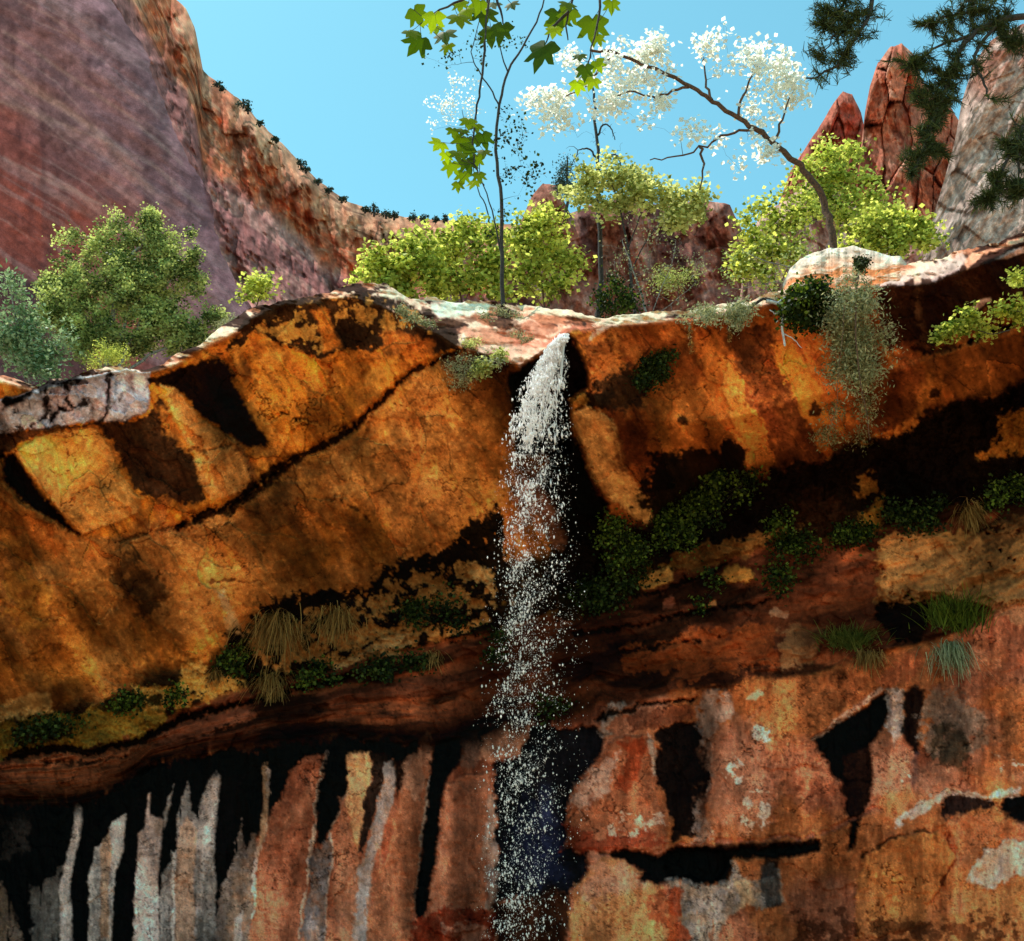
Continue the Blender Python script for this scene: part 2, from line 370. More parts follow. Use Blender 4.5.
# yellow mossy band, far left
P([(-130,735),(4,718),(74,712),(138,697),(165,700),(168,722),(141,738),(89,748),(45,752),(-130,770)], (.21,.155,.03), .9, 8, 2, brk=.36)
P([(-130,720),(4,704),(30,696),(48,690),(54,712),(4,720),(-130,736)], (.55,.40,.17), .85, 5, 2)
P([(130,690),(160,682),(205,672),(212,700),(160,712),(135,706)], (.44,.29,.08), .9, 6, 1.5, brk=.45)
P([(10,728),(70,722),(75,738),(20,745)], (.03,.03,.012), .95, 6, 1.5, brk=.35)
P([(90,700),(130,700),(165,690),(170,700),(120,715),(95,712)], (.03,.03,.012), .9, 6, 1.5, brk=.45)
# red beds, left
P(z7([(10,440),(120,430),(240,420),(380,395),(420,420),(400,500),(300,520),(130,570),(10,580)]), (.22,.075,.035), .75, 8, 3, brk=.42)
P(z7([(420,380),(560,320),(640,300),(700,330),(620,370),(500,400),(430,410)]), (.28,.10,.06), .75, 6, 2, brk=.42)
P(z7([(50,570),(110,555),(150,562),(110,578),(60,582)]), (.40,.22,.13), .7, 4, 2)
S.groove(z7([(10,440),(100,432),(240,428),(380,400),(430,372),(560,318),(690,290),(860,250),(941,235)]), 5, .3, (.012,.008,.006), .95)
S.groove(z7([(120,470),(250,460),(330,440)]), 2, .08, op=.8)
# --- lower wall: black varnish with pale and red panels between
P([(-130,835),(0,806),(60,803),(120,790),(145,766),(200,757),(255,747),(300,741),(345,738),(400,738),(440,741),(470,730),(500,722),(510,760),(470,745),(450,760),(330,760),(300,765),(280,800),(262,830),(250,850),(235,880),(222,940),(222,1080),(-130,1080)], BLK, 1, 7, 2, wet=1)
P(z7([(80,785),(110,790),(150,772),(172,740),(165,800),(165,1200),(85,1200)]), (.10,.10,.095), .95, 5, 2, brk=.4, dirn='v', wet=.5)
P(z7([(-300,780),(10,775),(30,850),(60,930),(60,1200),(-300,1200)]), (.12,.11,.085), .9, 5, 2, brk=.4, dirn='v')
P(z7([(8,600),(90,600),(80,700),(20,720)]), (.035,.033,.03), .8, 10, 4, brk=.4)
def pale(p, c=WHT, op=.97, rag=2, brk=.26): P(p, c, op, rag, 1.5, brk=brk, dirn='v', push=-.03)
pale(z7([(202,572),(212,565),(224,580),(214,660),(195,740),(190,800),(196,930),(205,1200),(165,1200),(163,930),(160,800),(178,720),(196,640)]), (.36,.345,.33))
pale(z7([(298,622),(340,600),(330,700),(308,760),(303,850),(305,1200),(238,1200),(238,930),(240,760),(256,690),(275,680)]), (.40,.385,.365))
pale(z7([(268,700),(290,640),(300,700),(290,800),(295,930),(270,930)]), (.36,.22,.16), .6)
pale(z7([(398,545),(405,545),(403,600),(440,615),(432,690),(425,760),(428,930),(430,1200),(358,1200),(358,930),(362,760),(375,660),(392,620)]), (.40,.345,.325))
pale(z7([(465,520),(458,570),(440,640),(440,600)]), (.30,.29,.28))
pale(z7([(432,760),(455,730),(475,690),(475,600),(490,550),(502,515),(510,540),(512,590),(525,600),(540,560),(560,510),(582,483),(592,495),(585,570),(578,650),(575,720),(580,790),(572,1200),(428,1200),(428,930)]), (.20,.19,.185))
pale(z7([(480,640),(500,600),(530,640),(520,760),(525,930),(520,1200),(475,1200),(470,930),(465,800)]), (.30,.225,.20))
pale(z7([(560,540),(580,500),(585,560),(560,700),(540,860),(530,930),(520,930),(540,700)]), (.28,.265,.26))
pale(z7([(462,700),(472,700),(470,930),(468,1200),(462,1200)]), (.42,.41,.40))
pale(z7([(590,795),(620,740),(640,690),(650,620),(660,690),(690,655),(690,760),(680,850),(670,930),(665,1200),(572,1200),(575,860)]), (.15,.13,.12), .95, 5, .3)
pale(z7([(630,880),(650,860),(650,930),(640,1200),(620,1200)]), (.32,.31,.30), .8)
pale(z7([(703,462),(720,458),(722,560),(722,640),(702,705),(692,690),(700,640),(708,560)]), (.42,.30,.22))
redp = (.33,.125,.08)
P(z7([(755,650),(760,560),(762,500),(785,475),(820,440),(880,430),(868,490),(852,560),(845,640),(835,720),(812,850),(805,930),(805,1200),(668,1200),(672,930),(680,850),(690,760),(690,700),(722,640),(740,662)]), redp, 1, 4, 1.5, push=-.06)
P(z7([(770,640),(800,560),(850,480),(860,520),(830,600),(800,640)]), (.44,.20,.13), .6, 8, 4, brk=.4)
for l, w in (([(882,432),(868,490),(852,560),(842,650),(832,740),(812,850),(804,930)], 2.0), ([(692,690),(684,760),(682,840),(672,880)], 1.6), ([(935,540),(905,600),(880,640),(900,700),(880,800),(872,930)], 1.8), ([(720,480),(722,620),(700,700)], 1.4)):
    P(z7(l), (.50,.44,.40), .8, 3, 1, line=w * 1.5, brk=.35, dirn='v')
P(z7([(880,430),(900,415),(941,415),(945,500),(930,545),(905,610),(880,645),(862,692),(846,670),(845,620),(852,560),(866,490)]), BLK, 1, 4, 1.5, wet=1)
P(z7([(846,690),(862,695),(882,650),(900,690),(885,780),(872,930),(870,1200),(806,1200),(808,930),(825,800)]), (.14,.135,.14), .9, 5, 2, brk=.38, dirn='v', wet=.5)
P(z7([(941,520),(960,500),(1000,560),(1010,700),(1040,760),(1100,780),(1180,800),(1130,930),(1120,1200),(872,1200),(874,930),(890,800),(902,700),(905,620)]), redp, 1, 4, 1.5, push=-.03)
# tile 8
P(z8([(25,430),(55,428),(90,430),(86,500),(72,560),(60,640),(48,705),(30,650),(15,590),(20,500)]), (.50,.30,.17), 1, 4, 1.5, push=-.05)
P(z8([(0,560),(20,590),(40,680),(50,720),(62,735),(90,760),(80,930),(80,1200),(-20,1200),(-10,700)]), (.32,.15,.10), .95, 4, 2)
P(z8([(88,430),(130,425),(135,460),(118,500),(100,570),(75,650),(60,705),(45,705),(52,660),(68,560),(84,500)]), (.03,.02,.018), .97, 4, 1.5, wet=.6)
pale(z8([(122,455),(150,455),(150,520),(140,580),(115,660),(90,720),(80,800),(70,930),(60,1200),(20,1200),(30,930),(50,740),(75,680),(95,600),(110,520)]), (.28,.26,.255), .95, 4, .3)
P(z8([(150,440),(185,440),(190,470),(170,520),(155,560),(148,520)]), BLK, .9, 4, 1.5)
P(z8([(215,395),(240,380),(258,400),(250,470),(240,560),(228,650),(215,760),(208,830),(190,860),(195,940),(190,1200),(70,1200),(70,930),(90,760),(130,690),(150,620),(160,540),(195,480),(205,440)]), (.36,.15,.09), 1, 4, 1.5, push=-.05)
P(z8([(180,440),(235,400),(255,410),(235,540),(200,560),(170,520)]), (.46,.28,.22), .7, 8, 3, brk=.35)
P(z8([(248,500),(236,560),(222,650),(212,760),(200,850)]), (.50,.44,.40), .85, 3, 1, line=2.6, brk=.32, dirn='v')
P(z8([(250,440),(280,410),(318,400),(328,440),(320,470),(298,505),(280,560),(268,610),(260,700),(248,790),(236,860),(215,885),(200,860),(198,830),(210,760),(220,680),(230,600),(243,520)]), BLK, 1, 4, 1.5, wet=1)
P(z8([(292,520),(330,500),(400,490),(412,560),(408,640),(395,720),(385,790),(400,850),(380,900),(300,930),(240,900),(238,870),(250,800),(262,700),(270,610),(280,560)]), (.34,.15,.10), 1, 4, 1.5, push=-.12)
P(z8([(330,380),(370,370),(370,460),(340,480),(325,470)]), (.24,.16,.14), .9, 5, 2)
P(z8([(372,390),(430,360),(522,350),(525,390),(498,435),(440,450),(395,462),(372,440)]), (.46,.26,.19), .95, 5, 2)
P(z8([(395,560),(425,560),(430,700),(425,850),(390,850),(385,700)]), (.26,.24,.24), .8, 6, 2, brk=.4, dirn='v')
P(z8([(520,365),(600,370),(690,362),(708,400),(690,450),(655,500),(625,560),(610,610),(602,680),(640,700),(668,700),(668,750),(640,780),(600,815),(540,832),(470,830),(415,830),(420,740),(425,600),(408,500),(410,468),(490,440)]), (.012,.012,.018), 1, 5, 2, wet=1, push=.12)
P(z8([(480,560),(560,540),(600,680),(620,760),(560,820),(490,800),(470,700)]), (.018,.026,.075), .8, 14, 8)
P(z8([(420,835),(500,830),(620,800),(625,860),(610,940),(600,1200),(420,1200)]), (.05,.02,.012), 1, 6, 3)
P(z8([(190,890),(240,865),(330,840),(380,850),(420,870),(425,1200),(180,1200)]), (.24,.03,.012), .9, 6, 1.5, brk=.40)
P(z8([(280,900),(330,880),(400,900),(410,940),(300,960)]), (.42,.24,.2), .7, 6, 2, brk=.5)
P(z8([(718,420),(735,402),(780,392),(828,382),(848,420),(850,470),(850,560),(868,620),(885,680),(860,700),(720,690),(600,692),(608,640),(612,600),(640,540),(665,490),(700,455)]), (.30,.115,.065), 1, 4, 1.5, push=-.08)
P(z8([(745,410),(810,390),(830,420),(800,500),(770,540),(740,520),(760,460)]), (.30,.045,.015), .75, 8, 3, brk=.35)
P(z8([(640,520),(700,460),(740,440),(720,540),(650,600),(625,590)]), (.38,.31,.30), .65, 8, 3, brk=.42)
P(z8([(600,640),(700,650),(860,650),(885,690),(720,700),(600,694)]), (.26,.04,.02), .75, 6, 2, brk=.42)
P(z8([(700,640),(760,600),(860,600),(880,640),(780,670)]), (.52,.42,.38), .7, 5, 1, brk=.56)
P(z8([(825,375),(838,385),(850,430),(855,500),(845,500),(835,440)]), (.44,.40,.38), .8, 4, 1.5)
P(z8([(690,370),(720,310),(760,290),(770,305),(730,350),(715,370),(730,385),(700,400)]), (.36,.33,.32), .9, 4, 1.5, push=-.05)
P(z8([(770,340),(850,320),(941,300),(960,330),(880,360),(780,375)]), (.16,.05,.03), .85, 6, 2)
S.groove(z8([(690,345),(770,320),(850,302),(960,285)]), 2.5, .15)
P(z8([(850,375),(900,350),(960,350),(990,400),(1000,500),(985,590),(960,650),(930,660),(905,650),(885,600),(868,550),(852,480)]), (.02,.012,.012), 1, 5, 2, wet=.8, push=.08)
P(z8([(628,790),(680,740),(730,700),(790,740),(850,780),(900,860),(941,860),(960,1200),(610,1200),(620,860)]), (.40,.19,.09), .95, 5, 2, push=-.03)
P(z8([(640,790),(700,730),(760,730),(830,790),(760,820),(680,830)]), (.40,.22,.18), .7, 10, 5, brk=.35)
P(z8([(820,840),(860,800),(920,840),(920,900),(850,900)]), (.24,.04,.02), .7, 8, 2, brk=.45)
P(z8([(700,700),(790,695),(860,712),(960,690),(1030,690),(1040,740),(1000,790),(941,770),(840,790),(800,775),(820,755),(770,725)]), BLK, 1, 4, 1.5, wet=1, push=.15)
# tile 9 : right-hand lower wall
P(z9([(0,440),(40,425),(62,455),(86,470),(86,540),(70,600),(45,640),(35,690),(0,715)]), (.02,.012,.012), .97, 4, 1.5, wet=.8, push=.05)
P(z9([(38,430),(80,345),(130,345),(150,400),(100,440),(90,560),(70,620),(95,700),(30,715),(40,640),(75,590),(86,500),(60,460)]), (.38,.31,.30), .8, 6, 2, brk=.42)
P(z9([(90,420),(200,420),(220,560),(240,650),(130,690),(60,690),(90,560)]), (.38,.20,.15), .6, 18, 10)
P(z9([(170,370),(200,350),(210,360),(190,375)]), (.55,.45,.35), .8, 3, 1.5)
for c, r in (((200,625),45), ((150,545),30), ((205,450),28), ((800,530),30), ((180,660),30), ((760,500),16), ((540,560),22)):
    a = [(c[0] + r * math.cos(t * .7), c[1] + r * .8 * math.sin(t * .7)) for t in range(9)]
    P(z9(a), (.58,.52,.48), .85, 8, 1, brk=.60)
P(z9([(-20,728),(100,712),(280,703),(335,698),(342,712),(338,728),(300,738),(262,735),(250,745),(215,740),(205,790),(205,860),(215,865),(250,860),(248,740)]), BLK, .9, 3, 1.5, wet=1)
P(z9([(-20,730),(100,725),(250,715),(340,704),(340,726),(270,742),(215,742),(175,748),(140,742),(135,775),(120,810),(95,800),(60,815),(20,800),(-20,790)]), BLK, 1, 4, 1.5, wet=1, push=.14)
P(z9([(-20,795),(20,800),(90,815),(125,800),(140,750),(160,790),(200,800),(250,760),(262,850),(210,870),(170,850),(120,900),(90,1000),(0,1000),(10,890)]), (.27,.25,.23), .9, 5, 2, brk=.38, dirn='v', push=-.03)
P(z9([(200,760),(240,750),(250,800),(252,860),(215,865),(205,820)]), (.06,.06,.06), .85, 4, 2, wet=.6)
P(z9([(145,800),(180,790),(185,850),(150,870)]), (.48,.34,.22), .7, 6, 3)
P(z9([(-10,820),(20,830),(15,900),(50,930),(-20,1000)]), (.34,.06,.02), .9, 5, 2)
P(z9([(328,462),(350,445),(400,415),(450,385),(492,358),(508,345),(510,400),(500,435),(480,462),(462,480),(466,560),(460,600),(440,640),(430,662),(418,728),(410,728),(408,650),(398,600),(392,565),(370,540),(345,495)]), BLK, 1, 4, 1.5, wet=1, push=.12)
P(z9([(398,500),(460,480),(462,600),(440,645),(415,650),(400,590)]), (.03,.013,.01), .9, 5, 2)
P(z9([(325,465),(400,400),(490,340),(500,350),(410,412),(345,455)]), (.42,.34,.32), .75, 3, 1.5, brk=.35)
P(z9([(500,345),(540,345),(545,440),(520,480),(505,440)]), (.48,.46,.44), .85, 5, 2, brk=.36, dirn='v')
P(z9([(540,352),(562,340),(592,345),(585,400),(578,450),(575,492),(558,500),(552,470),(538,440),(545,400)]), BLK, .95, 5, 2, wet=1)
P(z9([(590,345),(640,338),(700,380),(745,410),(740,470),(690,500),(620,505),(585,490),(585,420)]), (.25,.225,.21), .75, 12, 4, brk=.42)
P(z9([(610,430),(660,420),(690,470),(680,540),(620,520)]), (.06,.05,.03), .75, 12, 3, brk=.45)
P(z9([(700,430),(815,400),(815,500),(740,520)]), (.16,.08,.045), .6, 10, 4, brk=.42)
P(z9([(555,490),(575,490),(570,590),(560,580)]), (.08,.06,.08), .6, 4, 3)
P(z9([(620,640),(630,605),(660,592),(700,592),(742,602),(752,618),(700,628),(665,655),(640,655)]), (.02,.015,.018), .95, 5, 1.5, wet=.8, push=.08)
P(z9([(760,620),(790,600),(900,590),(900,660),(820,665),(785,655)]), BLK, 1, 5, 1.5, wet=1, push=.1)
P(z9([(515,660),(560,620),(600,600),(650,585),(740,592),(815,575),(815,600),(740,605),(650,598),(615,620),(560,655),(520,675)]), (.48,.44,.42), .85, 4, 1.5, brk=.36)
P(z9([(440,760),(470,725),(520,700),(570,690),(612,682),(645,710),(662,745),(655,780),(630,820),(610,850),(590,900),(430,940),(420,830)]), (.40,.16,.055), .9, 5, 2, push=-.06)
S.groove(z9([(440,750),(500,705),(560,688),(612,682)]), 1.5, .05, op=.7)
S.groove(z9([(645,690),(662,745),(640,790),(605,855)]), 3, .08, (.12,.02,.01), .8)
P(z9([(640,650),(740,630),(760,660),(815,680),(815,700),(740,700),(690,770),(660,770),(655,700)]), (.36,.14,.07), .9, 6, 3)
P(z9([(690,795),(705,750),(740,725),(780,715),(900,690),(900,780),(790,790),(740,815),(700,808)]), (.42,.38,.35), .9, 6, 1.5, brk=.38, push=-.05)
P(z9([(700,800),(740,815),(800,795),(900,790),(900,1000),(690,1000)]), (.34,.15,.06), .8, 8, 4)
P(z9([(260,870),(420,860),(600,880),(815,870),(815,1000),(260,1000)]), (.07,.02,.01), .7, 8, 1.5, brk=.63)
P(z9([(0,330),(80,270),(240,230),(230,320),(200,330),(180,320),(130,340),(60,350)]), (.04,.015,.012), .8, 8, 3, brk=.35)
P(z9([(380,310),(460,320),(450,380),(380,385)]), (.16,.05,.02), .8, 8, 3)
S.groove(z9([(0,722),(120,706),(280,695),(340,692),(410,660),(470,625),(520,640)]), 2, .06, (.30,.12,.09), .7)
# --- red beds, right
P(z9([(-20,240),(40,200),(100,230),(170,190),(235,200),(245,290),(180,310),(100,300),(0,345)]), (.32,.085,.03), .85, 8, 2, brk=.42)
P(z11([(240,860),(420,830),(540,780),(760,760),(800,830),(680,900),(420,941),(240,941)]), (.34,.09,.03), .8, 8, 2, brk=.42)
P(z11([(285,600),(300,575),(430,530),(440,560),(440,590),(330,630)]), (.44,.26,.08), .9, 4, 1.5, brk=.34, push=-.1)
P(z11([(460,490),(500,460),(620,440),(740,400),(860,365),(880,400),(800,450),(680,480),(620,520),(560,545),(470,550)]), (.34,.17,.06), .85, 6, 2, brk=.38, push=-.1)
P(z11([(620,560),(660,530),(740,530),(770,560),(760,590),(690,610),(640,600)]), (.44,.23,.06), .95, 4, 1.5, push=-.12)
P(z11([(560,690),(600,660),(610,690),(580,700)]), (.5,.25,.1), .8, 3, 1)
P(z11([(820,710),(840,690),(900,715),(890,735),(830,730)]), (.45,.28,.2), .8, 3, 1)
P(z11([(850,780),(920,790),(950,860),(930,930),(880,930),(860,860)]), (.36,.20,.11), .8, 6, 2, brk=.36)
P(z11([(400,650),(440,645),(440,690),(410,700)]), (.34,.12,.08), .8, 5, 2)
P(z11([(0,600),(280,590),(330,640),(240,700),(60,760),(0,760)]), (.02,.022,.01), .9, 8, 2)
S.groove(z11([(60,810),(180,795),(330,770),(480,720),(640,700),(760,680),(860,650)]), 2.4, .12)
S.groove(z11([(230,880),(380,850),(520,830),(620,810)]), 1.8, .08)
S.groove(z11([(330,640),(460,600),(620,540),(700,480)]), 2.6, .15)
P(z9([(480,5),(560,-20),(900,-60),(900,130),(815,130),(760,150),(650,130),(560,125),(500,150),(480,100)]), (.36,.20,.07), .95, 8, 2, brk=.37, push=-.12)
P(z9([(480,130),(560,120),(650,130),(600,190),(570,240),(520,240),(480,190)]), (.018,.012,.01), 1, 6, 2, push=.15)
P(z9([(720,40),(815,20),(815,100),(740,110)]), (.10,.035,.02), .7, 12, 4, brk=.42)
P(z9([(760,110),(900,90),(900,190),(800,190),(755,160)]), (.40,.24,.15), .85, 6, 2)
P(z9([(245,215),(330,200),(370,210),(330,270),(290,300),(250,290)]), (.30,.16,.08), .7, 8, 3, brk=.4)
P(z9([(480,330),(500,290),(580,260),(590,285),(560,320),(500,350)]), (.42,.14,.07), .8, 6, 2)
P(z9([(590,340),(760,310),(815,230),(900,190),(900,320),(815,330),(700,360)]), (.30,.12,.08), .7, 10, 4)
# --- around the spout
niche = z10([(385,445),(430,415),(520,372),(560,330),(632,282),(655,290),(680,350),(700,390),(720,440),(718,500),(660,530),(640,560),(640,640),(640,780),(420,780),(405,640),(400,520),(388,480)])
P(niche, (.010,.009,.012), 1, 3, 1.5, wet=1, push=.55)  # near-black colour deepens the shade of this recess
P(z10([(660,520),(700,510),(830,490),(840,540),(790,600),(740,615),(650,600)]), (.025,.015,.01), .95, 8, 2, brk=.3)
P(z10([(640,545),(690,520),(720,560),(700,590),(650,590)]), (.42,.22,.05), .8, 6, 2)
P(z10([(660,300),(760,290),(830,300),(830,470),(800,500),(760,460),(720,420),(700,360)]), (.19,.065,.025), .8, 8, 3)
P(z10([(760,340),(830,350),(850,420),(830,500),(770,500),(740,440)]), (.40,.15,.04), .75, 8, 4)
P(z10([(240,320),(330,320),(480,330),(540,340),(500,370),(420,420),(400,400),(370,370),(260,345)]), (.52,.42,.36), .9, 4, 1.5)
P(z10([(400,300),(480,310),(550,295),(620,255),(780,235),(790,250),(640,270),(590,290),(550,325),(480,335),(410,330)]), (.40,.16,.11), .9, 4, 1.5)
P(z10([(160,255),(260,240),(380,265),(460,280),(470,305),(380,310),(250,300),(170,290)]), (.48,.26,.19), .8, 5, 2, brk=.36)
P(z10([(0,205),(100,200),(230,210),(330,200),(420,220),(430,235),(380,245),(250,232),(100,240),(0,240)]), (.14,.08,.055), .75, 4, 1.5, brk=.42)
P(z10([(0,150),(40,160),(60,190),(20,190),(0,185)]), (.04,.025,.02), .8, 3, 1.5)
P(z10([(50,140),(140,132),(300,135),(290,180),(200,200),(100,195),(60,170)]), (.74,.70,.66), .95, 4, 2)
P(z10([(380,250),(460,215),(600,230),(740,225),(700,240),(600,245),(590,265),(520,290),(430,280)]), (.30,.12,.07), .8, 5, 2, brk=.38)
P(z10([(790,235),(900,205),(1024,185),(1024,215),(900,235),(810,245),(740,285),(725,300),(735,265)]), (.62,.50,.42), .95, 3, 1.5)
# right of the fall
P(z5([(620,420),(645,440),(660,485),(690,560),(722,600),(712,650),(720,700),(740,760),(720,800),(640,820),(560,830),(560,700),(520,600),(560,460)]), (.014,.010,.009), 1, 7, 2.5, wet=.8, push=.3)  # shade of the hollow partly painted as dark colour
P(z5([(480,500),(540,520),(575,600),(600,680),(590,730),(540,690),(490,640),(470,580)]), (.22,.11,.075), .85, 8, 4)
P(z5([(618,360),(660,345),(740,370),(745,430),(770,500),(800,560),(838,620),(838,660),(808,660),(760,620),(722,600),(690,540),(665,480),(635,430)]), (.56,.33,.12), .95, 6, 2.5, push=-.1)
P(z5([(740,420),(770,370),(830,400),(840,480),(850,540),(800,560),(770,520),(745,480)]), (.20,.055,.02), .85, 10, 4)
P(z5([(690,260),(760,230),(860,220),(920,300),(850,320),(830,340),(760,350),(700,340),(690,300)]), (.04,.025,.016), .85, 10, 3, brk=.38)
P(z5([(855,330),(875,320),(895,420),(890,470),(860,430)]), (.52,.26,.06), .7, 6, 4)
P(z6([(-60,330),(40,330),(110,290),(170,420),(240,560),(282,620),(240,692),(200,670),(150,640),(60,645),(-20,600),(-80,480)]), (.47,.175,.04), .8, 12, 5)
P(z6([(-20,300),(60,330),(70,400),(20,420),(-60,380)]), (.22,.06,.02), .75, 14, 6)
P(z6([(130,290),(190,250),(250,262),(275,340),(320,420),(370,510),(412,600),(408,642),(350,640),(320,615),(290,640),(250,560),(200,450),(170,380)]), (.10,.032,.014), .9, 7, 3)
P(z6([(258,320),(300,300),(340,330),(390,430),(412,500),(425,590),(410,625),(380,560),(330,470),(290,390)]), (.50,.20,.04), .9, 6, 2)
P(z6([(40,590),(110,585),(180,590),(200,650),(230,690),(260,640),(300,640),(330,615),(400,640),(440,600),(550,560),(640,520),(700,485),(790,450),(870,440),(1000,370),(1000,470),(941,520),(890,500),(860,560),(820,600),(940,600),(1000,640),(1000,720),(600,760),(300,790),(190,830),(0,880),(-100,900),(-60,640)]), (.018,.011,.008), .95, 9, 2)
P(z6([(-60,600),(20,590),(40,650),(80,690),(60,760),(-100,760)]), (.018,.012,.008), .95, 10, 2)
P(z6([(120,580),(150,570),(190,590),(185,640),(140,650),(118,620)]), (.022,.012,.008), .95, 6, 1.5)
for c in ((30,512,12),(700,440,14),(590,410,16),(685,490,16),(900,360,9),(885,400,12),(820,440,14),(60,600,9),(745,380,22),(930,500,14),(380,480,16),(905,410,9),(735,350,9)):
    a = [(c[0] + c[2] * math.cos(t * .8), c[1] + c[2] * math.sin(t * .8)) for t in range(8)]
    P(z6(a), (.03,.014,.008), .9, 4, 1.5)
P(z6([(545,150),(620,120),(700,105),(770,75),(840,40),(941,15),(1100,0),(1100,170),(941,190),(870,200),(800,240),(720,300),(690,330),(640,330),(600,320),(560,300),(540,230)]), (.055,.022,.015), .93, 8, 3)
P(z6([(600,320),(640,320),(680,400),(660,480),(610,520),(560,560),(545,520),(560,420)]), (.24,.07,.025), .8, 10, 4)
P(z6([(640,150),(660,150),(670,240),(690,330),(730,370),(700,400),(660,330)]), (.30,.14,.07), .6, 6, 4, brk=.42)
P(z6([(690,330),(790,290),(860,270),(941,240),(1100,200),(1100,330),(941,400),(870,430),(800,440),(740,440),(700,420)]), (.46,.18,.05), .75, 12, 5)
P(z6([(545,555),(600,530),(640,500),(655,520),(640,540),(570,560)]), (.62,.27,.06), .8, 5, 2, brk=.35)
P(z6([(870,500),(920,480),(1100,460),(1100,600),(941,600),(830,615),(815,600),(870,560)]), (.46,.21,.04), .8, 8, 2, brk=.40)
P(z6([(500,780),(540,740),(570,700),(560,750),(550,800),(530,830),(500,800)]), (.48,.28,.06), .9, 6, 3)
P(z6([(470,690),(540,650),(560,700),(510,720)]), (.34,.17,.04), .8, 6, 2, brk=.48)
P(z6([(300,740),(420,700),(500,800),(460,850),(330,800)]), (.05,.022,.012), .8, 14, 6)
P(z6([(545,830),(640,800),(760,840),(860,780),(1100,740),(1100,1000),(545,1000)]), (.34,.18,.07), .9, 8, 2, brk=.37, push=-.1)
P(z6([(820,780),(941,740),(1000,760),(1000,830),(850,860)]), (.09,.04,.02), .6, 12, 4)
P(z6([(0,870),(80,845),(180,825),(290,780),(300,820),(200,870),(100,900),(0,910)]), (.28,.15,.05), .8, 8, 2, brk=.4)
# curved ledge, right
S.groove(z6([(800,300),(850,275),(900,255),(941,240),(1060,205)]), 2.6, .14)
S.groove(z6([(640,330),(700,325),(780,310)]), 1.6, .06, op=.6)
P(z6([(545,150),(570,128),(620,118),(680,100),(770,62),(790,90),(740,118),(700,132),(640,130),(590,148)]), (.44,.43,.44), .9, 5, 1.5)
P(z6([(630,110),(655,110),(660,140),(640,150)]), (.60,.50,.42), .8, 4, 1.5)
P(z6([(800,205),(820,190),(852,180),(850,192),(815,215)]), (.66,.58,.52), .9, 2, 1)
P(z6([(862,75),(900,55),(941,48),(1000,40),(1000,52),(941,62),(880,80)]), (.70,.63,.56), .9, 2, 1)
P(z6([(780,90),(800,62),(860,50),(900,30),(941,22),(941,34),(880,48),(830,66),(790,105)]), (.60,.36,.26), .9, 2, 1)
P(z6([(0,210),(120,190),(200,200),(180,225),(100,235),(20,225),(-60,235),(-60,215)]), (.64,.54,.46), .85, 3, 1.5)

# --- relief of the rock itself
h1, e1 = facets(U + 26 * S.w1, V + 26 * S.w2, 60, 3)
h2, e2 = facets(U * .7 + V * .35 + 10 * S.w1, V - U * .3 + 10 * S.w2, 17, 8)
fmask = zface
S.Y += fmask * (.12 * h1 + .05 * (fbm(U, V, 34, 5, 5) - .5) * 2 + .04 * (S.brkd - .5))
S.Y += (fbm(U, V, 90, 4, 3) - .5) * .5 * (1 - zcap)
S.Y += (fbm(U, V, 12, 4, 10, gain=.6) - .5) * .10 * (1 - zcap)
S.Y += zwall * (.05 * h1 + (S.brkv - .5) * .12) 
S.Y += zband * ((bed - .5) * .55 + .12 * h2)
S.Y += zveg * ((S.brk - .5) * .45 + .12 * h2)
S.Y += zcap * ((capn - .5) * .7 + (fbm(U, V, 6, 3, 1) - .5) * .05)
im, mm = S.mask(slab, 3, 2)
S.Y[im] += mm * (.16 * h2[im] + .02 * (S.brk[im] - .5) * 4)
# grain: natural mottling at several scales, with relief shading baked into the colour
lum = lambda n, k: np.exp(k * (n - .5) * 2)
gd = fbm(U, V, 46, 6, 3, gain=.52, ang=62, stretch=4.5); gv = fbm(U, V, 26, 6, 7, gain=.52, ang=90, stretch=4.5)
gi = fbm(U, V, 4, 3, 12, gain=.7); gh = fbm(U, V, 70, 6, 9, gain=.52)
K = zface * (1.15 * (gd - .5) * 2 + 1.0 * (gh - .5) * 2) + (zwall) * (.9 * (gv - .5) * 2 + .7 * (gh - .5) * 2) + (zband + zveg) * (1.1 * (gh - .5) * 2)
K += (gi - .5) * 2 * .30
fib = ridge(U, V, 9, 4, 11, gain=.6, ang=62, stretch=3); fibv = ridge(U, V, 8, 4, 3, gain=.6, ang=90, stretch=4)
K += zface * (fib - .72) * .45 + zwall * (fibv - .72) * .45
net = np.abs(fbm(U + 12 * S.w1, V + 12 * S.w2, 20, 5, 14, gain=.6) - .5)
K -= (1 - sst(.0, .012, net)) * .9 * sst(.50, .62, gh) * (zface * .5 + zwall + zband)
pit = sst(.66, .74, fbm(U, V, 5, 3, 14, gain=.6) + .25 * (gh - .5)); fleck = sst(.68, .76, fbm(U, V, 4, 3, 4, gain=.65) + .2 * (gd - .5))
S.C *= np.exp(K * 1.25)[..., None]
S.C *= (1 - .3 * pit * (1 - zcap))[..., None]
S.C = S.C * (1 + .4 * fleck * (zface + zwall))[..., None]
hue = fbm(U, V, 22, 5, 10, gain=.65) - .5
S.C[..., 1] *= np.exp(.35 * hue * (zface + zwall * .6)); S.C[..., 2] *= np.exp(.6 * hue * (zface + zwall * .6))
